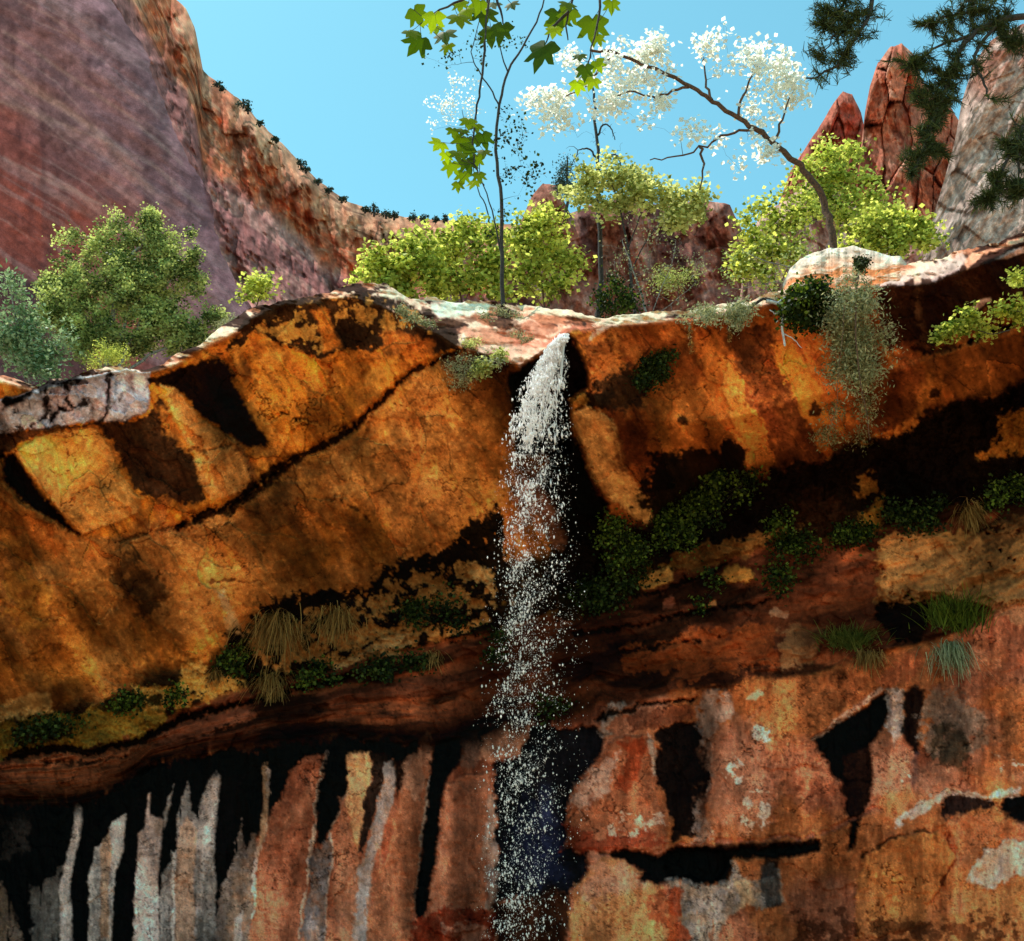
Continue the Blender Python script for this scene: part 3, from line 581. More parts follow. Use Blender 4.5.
# broad broken slabs running with the streaks
a_ = math.radians(62); XR = U * math.cos(a_) + V * math.sin(a_); YR = -U * math.sin(a_) + V * math.cos(a_)
hs, es = facets(XR * .5 + 18 * S.w1, YR + 14 * S.w2, 34, 5); pitb = sst(.80, .84, fbm(U, V, 3.2, 2, 7) + .35 * (gh - .5) + .2 * (gd - .5)); S.C *= (1 - .4 * pitb * (zface + zwall))[..., None]
hs2, es2 = facets(XR * .6 + 9 * S.w1 + 300, YR + 9 * S.w2, 13, 9)
S.C *= np.exp(zface * (.55 * hs + .22 * hs2) + zwall * .25 * hs2)[..., None]
S.Y += zface * (.16 * hs + .03 * hs2) + zwall * .02 * hs2
eg = (1 - sst(.01, .035, es)) * zface * sst(.5, .6, fbm(U, V, 44, 4, 12))
S.C *= (1 + .5 * eg * np.sign(hs))[..., None]  # edge highlights and dark rims of the slabs painted into the colour
# fine meandering cracks, only here and there
ck = np.abs(fbm(U + 8 * S.w1, V, 46, 5, 13, gain=.55) - .5)
ckm = (1 - sst(.002, .008, ck)) * sst(.52, .62, fbm(U, V, 70, 3, 5)) * (zface + zwall)
S.C *= (1 - .6 * ckm)[..., None]; S.Y += ckm * .03
lumn = S.C @ np.array((.35, .5, .15))
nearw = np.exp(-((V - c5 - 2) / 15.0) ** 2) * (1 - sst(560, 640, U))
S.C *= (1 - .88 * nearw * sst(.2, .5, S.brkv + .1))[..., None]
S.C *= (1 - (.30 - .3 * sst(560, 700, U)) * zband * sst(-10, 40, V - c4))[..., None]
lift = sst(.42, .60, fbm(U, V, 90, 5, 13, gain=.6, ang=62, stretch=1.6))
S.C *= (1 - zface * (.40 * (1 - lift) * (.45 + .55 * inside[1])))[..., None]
S.C *= (np.clip((S.C @ np.array((.35, .5, .15))) / .17, .08, 2.2) ** .38)[..., None]
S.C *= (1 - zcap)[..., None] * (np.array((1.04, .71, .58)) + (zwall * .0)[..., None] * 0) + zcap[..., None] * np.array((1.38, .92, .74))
S.C[..., 2] *= 1 + .1 * zwall
redm = zwall * sst(1.75, 2.4, S.C[..., 0] / S.C[..., 2])
S.C[..., 2] *= 1 - .30 * redm
S.C *= (1 + .18 * zwall * sst(480, 660, U) + .14 * zwall)[..., None]
S.C[..., 1] *= 1 - .07 * redm
S.C[..., 1] *= 1 - .10 * redm
S.C[..., 1:] *= (1 - .08 * (zwall - redm))[..., None]
S.C[..., 1] *= 1 - redm * .22 * sst(.46, .60, S.C[..., 1] / (S.C[..., 0] + 1e-6))
gm_ = zwall * (1 - sst(1.5, 2.2, S.C[..., 0] / S.C[..., 2])) * sst(.2, .5, S.C[..., 1])
S.C *= 1 - gm_[..., None] * np.array((.10, .18, .20))
S.C[..., 1] *= 1 - zface * .16 * sst(.44, .56, S.C[..., 1] / (S.C[..., 0] + 1e-6))
S.C = np.clip(S.C, .0022, .85)

cliffP = W(U, V, S.Y)
# the plateau behind the lip rises gently away from the viewer
top = cliffP[0]
rows = []
for k, d in enumerate([40, 22, 12, 7, 4, 2.4, 1.4, .7, .3]):
    r = top.copy(); r[:, 1] += d
    r[:, 2] += d * .43 - .10 * min(1, d) + (fbm(us, us * 0 + 17 * k, 30, 3, 2) - .5) * .12 * min(1, d)
    r[:, 0] = r[:, 0] * (top[:, 1] + d) / top[:, 1]
    rows.append(r)
nr = len(rows)
allP = np.concatenate([np.array(rows), cliffP], 0)
pc = np.zeros((nr,) + (len(us), 3)) + np.array((.42, .28, .2))
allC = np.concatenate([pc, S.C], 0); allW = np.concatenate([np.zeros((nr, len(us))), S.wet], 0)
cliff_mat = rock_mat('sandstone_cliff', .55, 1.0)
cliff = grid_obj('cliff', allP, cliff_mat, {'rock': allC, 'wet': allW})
tag(cliff, kind='structure')

_u0 = us[0]
def surfY(u, v):
    """distance of the cliff face at bearing u, v"""
    j = int(np.clip(np.searchsorted(us, u), 0, len(us) - 1))
    return float(np.interp(v, V[:, j], S.Y[:, j]))
# ------------------------------------------------------------------ ground
m, nt = new_mat('canyon_floor'); b = N(nt, 'ShaderNodeBsdfPrincipled'); o_ = N(nt, 'ShaderNodeOutputMaterial')
tc = N(nt, 'ShaderNodeTexCoord'); nn = N(nt, 'ShaderNodeTexNoise'); nn.inputs['Scale'].default_value = .8; nn.inputs['Detail'].default_value = 8
rp = N(nt, 'ShaderNodeValToRGB'); rp.color_ramp.elements[0].position = .3; rp.color_ramp.elements[0].color = (.48, .28, .13, 1); rp.color_ramp.elements[1].position = .7; rp.color_ramp.elements[1].color = (.66, .44, .24, 1)
nt.links.new(tc.outputs['Object'], nn.inputs['Vector']); nt.links.new(nn.outputs[0], rp.inputs[0]); nt.links.new(rp.outputs[0], b.inputs['Base Color']); b.inputs['Roughness'].default_value = .9
nt.links.new(b.outputs[0], o_.inputs[0])
gx, gy = np.meshgrid(np.linspace(-900, 900, 61), np.linspace(-900, 1500, 81))
near = np.exp(-((gx / 60) ** 2 + ((gy - 10) / 60) ** 2))
ground = grid_obj('ground', np.stack([gx, gy, (fbm(gx, gy, 60, 3, 2) - .5) * 3 * (1 - near)], -1)[::-1], m)
tag(ground, kind='structure')
# ------------------------------------------------------------------ distant rock
def relief(name, silp, bottom, u0, u1, step, rows, Yfun, Cfun, rough=6, mat=None, back=6.0, nb=6, rscale=20, seed=1):
    us = np.arange(u0, u1 + step, step); sl = curve(silp)(us)
    sl = sl + (fbm(us, us * 0 + seed * 3.3, rscale, 4, seed) - .5) * rough * 2
    t = np.linspace(0, 1, rows)[:, None]
    U = np.repeat(us[None], rows, 0); V = sl[None] + t * (bottom - sl)[None]
    Y = Yfun(U, V, V - sl[None]); C = Cfun(U, V, V - sl[None])
    P0 = W(U, V, Y); tp = []
    for k in range(nb, 0, -1):
        r = P0[0].copy(); q = (k / nb) ** 2
        r[:, 0] *= (r[:, 1] + back * q) / r[:, 1]; r[:, 1] += back * q; r[:, 2] += back * q * .12; tp.append(r)
    P0 = np.concatenate([np.array(tp), P0], 0); C = np.concatenate([np.repeat(C[:1], nb, 0), C], 0)
    C = np.clip(C * np.array((1.0, .72, .64)), .01, .85)
    return grid_obj(name, P0, mat, {'rock': C, 'wet': C[..., 0] * 0})
far_mat = rock_mat('far_sandstone', .6, .12, bdist=.03)
mid_mat = rock_mat('mid_sandstone', .6, .5, bdist=.03)
def mixm(a, b, m): return a * (1 - m[..., None]) + np.array(b) * m[..., None]
def full(U, c): return np.zeros(U.shape + (3,)) + np.array(c)

# smooth purple-brown wall, far left
def wY(U, V, D):
    Y = 105 - U * .06 + (fbm(U, V, 120, 4, 3) - .5) * 6 + (fbm(U, V, 26, 5, 5, gain=.5, ang=35, stretch=4) - .5) * 1.4
    edge = SILW(V) - U
    return Y + 7 * np.exp(-np.clip(edge, 0, 400) / 16.0)
SILW_pts = [(-160, 20), (0, 112), (60, 150), (120, 172), (175, 200), (230, 217), (290, 240), (340, 262), (420, 290)]
SILW = lambda v: np.interp(v, [p[0] for p in SILW_pts], [p[1] for p in SILW_pts])
def wC(U, V, D):
    C = full(U, (.42, .235, .26))
    w1 = fbm(U, V, 60, 4, 2) - .5
    lo = V - (95 + U * .85 + 60 * w1)                       # red lower left
    C = mixm(C, (.44, .125, .095), sst(-25, 60, lo) * (1 - sst(120, 190, U)) * .9)
    st = fbm(U, V, 22, 5, 7, gain=.6, ang=90, stretch=7)     # vertical varnish
    C = mixm(C, (.17, .10, .11), sst(.5, .66, st) * .5)
    bd = fbm(U, V + 14 * w1, 12, 5, 11, gain=.6, ang=33, stretch=22)
    C = mixm(C, (.56, .37, .37), sst(.54, .70, bd) * .45)
    C = mixm(C, (.20, .10, .10), sst(.56, .7, fbm(U, V, 10, 4, 12, ang=33, stretch=10)) * .35)
    for ln, wd in (([(3,62),(40,92),(90,128),(150,186)], 3.5), ([(3,80),(60,105),(95,130),(140,165)], 2.5), ([(3,155),(60,185),(120,212)], 2), ([(0,100),(80,132),(150,160),(200,205)],2.2), ([(3,30),(60,70),(120,110),(180,160)],2)):
        d, t = line_d(U + 6 * w1, V + 14 * w1, ln)
        C = mixm(C, (.60, .40, .36), np.exp(-(d / wd) ** 2) * .5)
    rr_ = np.random.RandomState(5)
    for q in range(46):
        x0 = rr_.rand() * 230 - 60; y0 = rr_.rand() * 280 - 20; Ln = 40 + rr_.rand() * 130; sl0 = .45 + .35 * rr_.rand()
        ln = [(x0, y0), (x0 + Ln * .5, y0 + Ln * .5 * sl0 * .85), (x0 + Ln, y0 + Ln * sl0 * 1.15)]
        dd, t = line_d(U + 5 * w1, V + 8 * w1 + 1.2 * (fbm(U, V, 5, 2, 3) - .5), ln); wd = .7 + rr_.rand() * 1.1
        C = mixm(C, (.62, .42, .40) if q % 2 else (.15, .08, .09), np.exp(-(dd / wd) ** 2) * (1 - abs(2 * t - 1)) ** .5 * .42)
    for (x0, y0, Ln) in ((18, 120, 70), (42, 125, 80), (56, 130, 60), (64, 150, 50), (100, 10, 60), (30, 200, 40), (88, 60, 50), (12, 20, 60)):
        dd, t = line_d(U + 5 * w1, V, [(x0, y0), (x0 + 2, y0 + Ln)])
        C = mixm(C, (.13, .06, .07), np.exp(-(dd / 3.0) ** 2) * (1 - t) * .7 * sst(.35, .6, fbm(U, V, 6, 3, 5)))
    d = poly_sd(U, V + 10 * w1, [(-200, 262), (3, 266), (40, 282), (90, 330), (90, 420), (-200, 420)])
    C = mixm(C, (.12, .085, .10), sst(-3, 6, d) * .85)
    C *= np.exp(1.5 * (fbm(U, V, 7, 5, 6, gain=.66) - .5))[..., None]
    return C
def wall_sheet():
    vs = np.arange(-170, 430, 1.5); edge = SILW(vs) + (fbm(vs, vs * 0 + 2.2, 40, 5, 4, gain=.62) - .5) * 22
    t = np.linspace(0, 1, 240)
    U = -170 + t[None] * (edge[:, None] + 170); V = np.repeat(vs[:, None], 240, 1)
    Y = wY(U, V, None); C = wC(U, V, None)
    return grid_obj('canyon_wall', W(U, V, Y), far_mat, {'rock': np.clip(C * np.array((.66, .50, .53)), .01, .8), 'wet': Y * 0})
tag(wall_sheet(), kind='structure')

# orange and tan ridge running down to the right
RS = [(60, -200), (120, -110), (176, 0), (186, 8), (195, 28), (203, 70), (212, 78), (240, 100), (262, 124), (290, 152), (320, 182), (345, 200), (372, 211), (400, 216), (430, 219), (470, 222), (540, 226), (640, 232), (760, 240)]
def rY(U, V, D):
    sl = curve(RS)(U)
    band = sst(30, 70, D)
    Y = 165 - .02 * U + 14 * np.exp(-D / 10.0) + (fbm(U, V, 30, 5, 7, gain=.62, ang=80, stretch=3.5) - .5) * 22
    h, e = facets(U, V, 22, 6); h2, e2 = facets(U + V * .3, V, 8, 2)
    Y += (h * 2.2 + h2 * .5) * (1 - .85 * band) + (ridge(U, V, 22, 5, 4, ang=84, stretch=3) - .5) * 10 * (1 - .7 * band) + band * (fbm(U, V, 12, 4, 12, ang=38, stretch=6) - .5) * 5 - np.clip(D - 70, 0, 200) * .22
    return Y
def rC(U, V, D):
    C = full(U, (.50, .30, .19))
    w = fbm(U, V, 30, 4, 3) - .5
    C = mixm(C, (.50, .155, .075), sst(18, 50, D + 40 * w) * .9)
    C = mixm(C, (.50, .17, .09), (1 - sst(215, 240, U + 30 * w)) * .85)
    C = mixm(C, (.52, .36, .25), sst(.5, .66, fbm(U, V, 12, 4, 5, gain=.6)) * .6)
    C = mixm(C, (.16, .09, .08), sst(.54, .66, fbm(U, V, 9, 4, 9, gain=.6, ang=80, stretch=4)) * .4)
    ly = fbm(U, D + 8 * w, 9, 4, 14, gain=.6, ang=0, stretch=7)
    C = mixm(C, (.64, .46, .32), sst(.5, .58, ly) * .55 * (1 - sst(40, 70, D))); C = mixm(C, (.14, .07, .05), sst(.58, .64, ly) * .7)
    lo = sst(64, 84, D + 26 * w - np.clip(300 - U, 0, 60) * .3)
    Cl = full(U, (.25, .125, .13)); Cl = mixm(Cl, (.40, .26, .24), sst(.5, .64, fbm(U, V, 10, 4, 12, ang=38, stretch=8)) * .7)
    C = C * (1 - lo[..., None]) + Cl * lo[..., None]
    C = mixm(C, (.20, .14, .09), np.exp(-D / 5.0) * sst(.4, .6, fbm(U, V, 7, 3, 2)) * .8)
    C *= 1.15 * np.exp(2.6 * (fbm(U, V, 6, 5, 6, gain=.75) - .5))[..., None]
    return C
tag(relief('canyon_ridge', RS, 420, 60, 760, 1.4, 300, rY, rC, 2.0, far_mat, back=40, rscale=9), kind='structure')

def rockC(base, dark, light, s=3, ang=80, k=1.7, sc=12):
    def f(U, V, D):
        C = full(U, base)
        C = mixm(C, dark, sst(.46, .62, fbm(U, V, sc * 1.6, 5, s, gain=.62, ang=ang, stretch=3)) * .8)
        C = mixm(C, light, sst(.54, .68, fbm(U, V, sc, 5, s + 4, gain=.62, ang=ang, stretch=2)) * .7)
        return C * np.exp(k * 1.4 * (fbm(U, V, 5, 5, s + 2, gain=.75) - .5))[..., None]
    return f
def rockY(y, amp, s=3, lean=0, slope=0.0, fs=30, ang=75):
    def f(U, V, D):
        h, e = facets(U + .3 * V, V, fs, s); h2, e2 = facets(U, V + .2 * U, fs * .35, s + 3)
        return y + amp * .45 * h + amp * .10 * h2 + amp * .9 * (ridge(U, V, fs * 1.3, 5, s + 1, gain=.55, ang=ang, stretch=3) - .5) + amp * 1.6 * (fbm(U, V, fs, 5, s, gain=.6, ang=ang, stretch=2.5) - .5) + lean * (U - 800) - slope * D + amp * .8 * np.exp(-D / 6.0)
    return f
# reddish-brown broken rocks behind the trees
def spireY(y, amp, s):
    def f(U, V, D):
        w = fbm(U, V, 20, 3, s) * 8
        h, e = facets(U * 1.0 + w, V * .38 + .25 * U, 24, s, .95); h2, e2 = facets(U + w, V * .5 - .3 * U, 6, s + 3)
        return y + amp * .7 * h + amp * .08 * h2 + amp * .15 * (1 - sst(.02, .08, e)) + amp * .9 * (fbm(U, V, 18, 5, s + 1, gain=.55, ang=80, stretch=2) - .5) + amp * .5 * np.exp(-D / 4.0)
    return f
relf = relief('rock_outcrop', [(505, 262), (520, 222), (532, 196), (543, 184), (556, 186), (570, 212), (590, 205), (620, 198), (660, 205), (700, 198), (730, 205), (745, 235), (775, 250), (800, 262)], 380, 505, 800, 1.0, 190,
    rockY(33, 1.6, 4), rockC((.30, .15, .12), (.10, .05, .055), (.46, .32, .28), 5), 4, mid_mat, back=8)
tag(relf, 'dark reddish brown broken rocks behind the bare trunk and twigs', 'rock outcrop')
r2 = relief('rock_outcrop', [(735, 330), (748, 240), (762, 215), (785, 200), (810, 178), (840, 190), (880, 230), (930, 250), (950, 300)], 380, 735, 950, 1.0, 170,
    rockY(27, 1.0, 7), rockC((.52, .40, .36), (.26, .14, .12), (.62, .50, .46), 7), 4, mid_mat, back=8, seed=4)
tag(r2, 'pale pinkish rock face half hidden behind the leafy right hand trees', 'rock outcrop')
sp1 = relief('rock_spire', [(775, 215), (790, 172), (805, 150), (822, 122), (834, 102), (843, 91), (852, 93), (861, 112), (866, 135), (872, 190)], 330, 775, 872, .7, 210,
    spireY(52, 2.6, 5), rockC((.40, .15, .11), (.16, .06, .06), (.50, .24, .17), 2), 2.5, mid_mat, back=5, seed=6, rscale=10)
tag(sp1, 'shorter pointed red rock spire, left of the taller one', 'rock spire', 'red rock spires on the skyline')
sp2 = relief('rock_spire', [(856, 190), (865, 112), (870, 85), (878, 62), (890, 48), (902, 43), (912, 52), (922, 80), (935, 96), (950, 105), (975, 150), (985, 190)], 330, 856, 985, .7, 230,
    spireY(46, 2.6, 8), rockC((.48, .19, .13), (.22, .08, .06), (.60, .36, .28), 6), 2.5, mid_mat, back=5, seed=8, rscale=10)
tag(sp2, 'tallest red rock spire with a blunt rounded top, beside the pine', 'rock spire', 'red rock spires on the skyline')
def dY(U, V, D):
    edge = U - np.interp(V, [20, 100, 150, 190, 250, 300], [985, 962, 950, 932, 922, 925])
    return 24 - .012 * (U - 930) + .35 * np.exp(-np.clip(edge, 0, 300) / 12.) + .9 * (fbm(U, V, 26, 5, 3, gain=.6, ang=-58, stretch=3) - .5) + .12 * facets(U, V, 26, 3)[0]  
def dC(U, V, D):
    C = full(U, (.56, .48, .45)); C = mixm(C, (.26, .19, .17), sst(.5, .64, fbm(U, V, 16, 5, 6, gain=.62, ang=-50, stretch=4)) * .8)
    C = mixm(C, (.42, .16, .10), sst(20, -30, V - 90 + 40 * (fbm(U, V, 30, 3, 2) - .5)) * .7 if False else (1 - sst(60, 110, V + 60 * (fbm(U, V, 30, 3, 2) - .5))) * .7)
    C = mixm(C, (.68, .64, .62), sst(.55, .66, fbm(U, V, 9, 4, 8, ang=-50, stretch=3)) * .7)
    return .72 * C * np.exp(2.2 * (fbm(U, V, 5, 4, 6, gain=.7) - .5))[..., None]
dm = relief('rock_dome', [(922, 262), (928, 235), (935, 210), (944, 180), (955, 140), (962, 100), (975, 60), (990, 42), (1010, 28), (1060, 12), (1160, 5)], 340, 922, 1160, .9, 330, dY, dC, 3, mid_mat, back=6, seed=5, rscale=12)
tag(dm, 'steep pale grey rock face rising at the right behind the pine boughs', 'rock face')

# ------------------------------------------------------------------ boulder sitting on the lip
def boulder():
    us = np.arange(783, 912, .6); s1 = np.interp(us, [783, 790, 800, 815, 830, 853, 870, 885, 900, 911], [284, 268, 259, 252, 248, 246, 250, 254, 257, 268])
    s2 = np.interp(us, [783, 800, 830, 870, 911], [290, 292, 286, 280, 272]); s1 = s1 + (fbm(us, us * 0, 9, 4, 3) - .5) * 3
    t = np.linspace(0, 1, 70)[:, None]; U = np.repeat(us[None], 70, 0); V = s1 + t * (s2 + 8 - s1)
    yb = np.array([surfY(u, np.interp(u, us, s2)) for u in us])
    bw = fbm(U, V, 16, 3, 4) * 16; led = fbm(U + bw, V + U * .12 + .6 * bw, 6, 4, 6, gain=.6, ang=4, stretch=5)
    Y = yb[None] - .28 + (1 - t) ** 1.3 * 1.1 + (led - .5) * .22 + (fbm(U, V, 12, 3, 8) - .5) * .15
    Y = Y + .6 * (np.exp(-(us - 783) / 5) + np.exp(-(911 - us) / 5))[None]
    C = full(U, (.80, .46, .30)); C = mixm(C, (.60, .16, .04), sst(.42, .56, led) * sst(.15, .5, t + 0 * U) * .9)
    C = mixm(C, (.85, .66, .54), (1 - sst(.1, .5, t + .5 * (led - .5))) * .8); C *= np.exp(1.4 * (fbm(U, V, 4, 4, 6, gain=.7) - .5))[..., None]
    P0 = W(U, V, Y); tp = []
    for k in (5, 4, 3, 2, 1):
        r = P0[0].copy(); r[:, 0] *= (r[:, 1] + .16 * k) / r[:, 1]; r[:, 1] += .16 * k; r[:, 2] -= .035 * k * k; tp.append(r)
    return grid_obj('boulder', np.concatenate([np.array(tp), P0], 0), cliff_mat, {'rock': np.clip(np.concatenate([np.repeat(C[:1], 5, 0), C], 0), .01, .85), 'wet': np.zeros((75, len(us)))})
tag(boulder(), 'flat layered orange and white boulder on the cliff lip by the leaning tree', 'boulder')
# ------------------------------------------------------------------ plants
random.seed(11); R = np.random.RandomState(11)
def leaf_mat(name, c1, c2, trans=.5, rough=.55, spec=.12, tr=None):
    m, nt = new_mat(name); L = nt.links.new
    out = N(nt, 'ShaderNodeOutputMaterial'); at = N(nt, 'ShaderNodeAttribute', attribute_name='tint')
    rp = N(nt, 'ShaderNodeValToRGB'); e = rp.color_ramp.elements
    e[0].position = 0; e[0].color = (*c1, 1); e[1].position = 1; e[1].color = (*c2, 1)
    L(at.outputs['Fac'], rp.inputs[0])
    b = N(nt, 'ShaderNodeBsdfPrincipled'); b.inputs['Roughness'].default_value = rough; b.inputs['Specular IOR Level'].default_value = spec
    L(rp.outputs[0], b.inputs['Base Color'])
    t = N(nt, 'ShaderNodeBsdfTranslucent')
    if tr is None: tr = (1.5, 1.6, .6)
    vm = N(nt, 'ShaderNodeVectorMath', operation='MULTIPLY'); vm.inputs[1].default_value = tr
    L(rp.outputs[0], vm.inputs[0]); L(vm.outputs[0], t.inputs[0])
    mx = N(nt, 'ShaderNodeMixShader'); mx.inputs[0].default_value = trans
    L(b.outputs[0], mx.inputs[1]); L(t.outputs[0], mx.inputs[2]); L(mx.outputs[0], out.inputs[0])
    return m
def bark_mat(name, c1, c2, sc=30):
    m, nt = new_mat(name); L = nt.links.new
    out = N(nt, 'ShaderNodeOutputMaterial'); b = N(nt, 'ShaderNodeBsdfPrincipled'); tc = N(nt, 'ShaderNodeTexCoord')
    n = N(nt, 'ShaderNodeTexNoise'); n.inputs['Scale'].default_value = sc; n.inputs['Detail'].default_value = 6
    rp = N(nt, 'ShaderNodeValToRGB'); e = rp.color_ramp.elements; e[0].position = .35; e[0].color = (*c1, 1); e[1].position = .65; e[1].color = (*c2, 1)
    L(tc.outputs['Object'], n.inputs['Vector']); L(n.outputs[0], rp.inputs[0]); L(rp.outputs[0], b.inputs['Base Color'])
    bp = N(nt, 'ShaderNodeBump'); bp.inputs['Distance'].default_value = .01; L(n.outputs[0], bp.inputs['Height']); L(bp.outputs[0], b.inputs['Normal'])
    b.inputs['Roughness'].default_value = .9; L(b.outputs[0], out.inputs[0])
    return m
M = dict(
    juniper=leaf_mat('juniper_green', (.03, .06, .015), (.60, .64, .26), .45, tr=(1.4, 1.4, .9)),
    silver=leaf_mat('silver_leaf', (.05, .11, .04), (.45, .55, .34), .35, tr=(1.2, 1.3, 1)),
    bright=leaf_mat('bright_leaf', (.08, .12, .008), (.88, .88, .20), .62, tr=(1.2, 1.2, 1.0)),
    pale=leaf_mat('pale_leaf', (.74, .70, .60), (.97, .95, .84), .68, tr=(1.08, 1.08, 1.08)),
    lemon=leaf_mat('lemon_leaf', (.16, .18, .03), (.82, .80, .32), .6, tr=(1.15, 1.15, 1)),
    maple=leaf_mat('maple_leaf', (.018, .045, .004), (.36, .42, .012), .55, tr=(1.6, 2.0, .3)),
    pine=leaf_mat('pine_needle', (.010, .015, .006), (.085, .10, .035), .25, tr=(1, 1.2, .6)),
    dark=leaf_mat('dark_leaf', (.006, .012, .003), (.07, .10, .02), .3),
    fern=leaf_mat('fern_leaf', (.006, .014, .003), (.15, .21, .03), .3),
    grey=leaf_mat('grey_leaf', (.10, .12, .05), (.55, .52, .32), .35, tr=(1.2, 1.2, .9)),
    straw=leaf_mat('dry_grass', (.09, .045, .012), (.52, .29, .09), .3, tr=(1, .9, .6)),
    grass=leaf_mat('green_grass', (.03, .055, .012), (.16, .19, .05), .3),
    distant=leaf_mat('far_foliage', (.02, .035, .03), (.06, .09, .07), .1),
)
BK = dict(brown=bark_mat('brown_bark', (.035, .015, .008), (.13, .055, .025)), dark=bark_mat('dark_bark', (.012, .010, .010), (.05, .035, .03)),
          grey=bark_mat('grey_bark', (.10, .085, .075), (.32, .28, .25)), red=bark_mat('reddish_bark', (.09, .035, .015), (.26, .12, .05)),
          white=bark_mat('weathered_wood', (.35, .34, .36), (.62, .60, .60)))

class MBd:
    def __init__(s): s.v = []; s.f = []; s.n = 0
    def tube(s, pts, rad, k=6):
        pts = np.asarray(pts, float); n = len(pts); rad = np.broadcast_to(rad, (n,))
        d = np.gradient(pts, axis=0); d /= np.linalg.norm(d, axis=1)[:, None] + 1e-9
        ref = np.array((0.31, .95, .05)); a = np.cross(d, ref); a /= np.linalg.norm(a, axis=1)[:, None] + 1e-9
        b = np.cross(d, a); th = np.arange(k) * 2 * math.pi / k
        ring = pts[:, None] + rad[:, None, None] * (a[:, None] * np.cos(th)[None, :, None] + b[:, None] * np.sin(th)[None, :, None])
        s.v.append(ring.reshape(-1, 3)); i = np.arange(n - 1)[:, None] * k; j = np.arange(k)[None]; j2 = (j + 1) % k
        q = np.stack([i + j, i + j2, i + k + j2, i + k + j], -1).reshape(-1, 4) + s.n
        s.f.append(q); s.n += n * k
    def obj(s, name, mat, parent=None):
        me = bpy.data.meshes.new(name); v = np.concatenate(s.v); f = np.concatenate(s.f)
        me.vertices.add(len(v)); me.vertices.foreach_set('co', v.astype(np.float32).reshape(-1))
        me.loops.add(f.size); me.loops.foreach_set('vertex_index', f.reshape(-1).astype(np.int32))
        me.polygons.add(len(f)); me.polygons.foreach_set('loop_start', (np.arange(len(f)) * 4).astype(np.int32)); me.polygons.foreach_set('loop_total', np.full(len(f), 4, np.int32))
        me.update(calc_edges=True); me.polygons.foreach_set('use_smooth', np.ones(len(f), bool)); me.materials.append(mat)
        o = bpy.data.objects.new(name, me); col.objects.link(o)
        if parent: o.parent = parent; o.matrix_parent_inverse = parent.matrix_world.inverted()
        return o

RHOMB = np.array([(0, 0, 0), (.5, .42, .08), (1, 0, 0), (.5, -.42, .08)])
SLIM = np.array([(0, 0, 0), (.45, .16, .04), (1, 0, 0), (.45, -.16, .04)])
NEEDLE = np.array([(0, .045, 0), (1, .018, .0), (1, -.018, 0), (0, -.045, 0)])
FLAT = 0.0
def leaves(C, size, shape, dirs=None, droop=0.0, flat=0.0):
    """C (n,3) bases, size (n,), dirs (n,3) or random -> (n*4,3)"""
    n = len(C)
    d = R.normal(size=(n, 3)) if dirs is None else dirs.copy()
    d[:, 2] = d[:, 2] * (1 - .6 * flat) - droop; d /= np.linalg.norm(d, axis=1)[:, None] + 1e-9
    r = R.normal(size=(n, 3)) * (1 - .7 * flat); r[:, 2] += 1.2 * flat; a = np.cross(d, r); a /= np.linalg.norm(a, axis=1)[:, None] + 1e-9; b = np.cross(d, a)
    P0 = C[:, None] + size[:, None, None] * (shape[None, :, 0, None] * d[:, None] + shape[None, :, 1, None] * a[:, None] + shape[None, :, 2, None] * b[:, None])
    return P0.reshape(-1, 3)
def leaf_obj(name, V, tint, mat, parent=None, k=4):
    me = bpy.data.meshes.new(name); n = len(V) // k
    me.vertices.add(len(V)); me.vertices.foreach_set('co', V.astype(np.float32).reshape(-1))
    me.loops.add(n * k); me.loops.foreach_set('vertex_index', np.arange(n * k, dtype=np.int32))
    me.polygons.add(n); me.polygons.foreach_set('loop_start', (np.arange(n) * k).astype(np.int32)); me.polygons.foreach_set('loop_total', np.full(n, k, np.int32))
    me.update(calc_edges=True)
    at = me.attributes.new('tint', 'FLOAT', 'POINT'); at.data.foreach_set('value', np.repeat(np.clip(tint, 0, 1), k).astype(np.float32))
    me.materials.append(mat); o = bpy.data.objects.new(name, me); col.objects.link(o)
    if parent: o.parent = parent; o.matrix_parent_inverse = parent.matrix_world.inverted()
    return o
def empty(name, loc):
    o = bpy.data.objects.new(name, None); o.empty_display_size = .2; o.location = loc; col.objects.link(o)
    bpy.context.view_layer.update(); return o

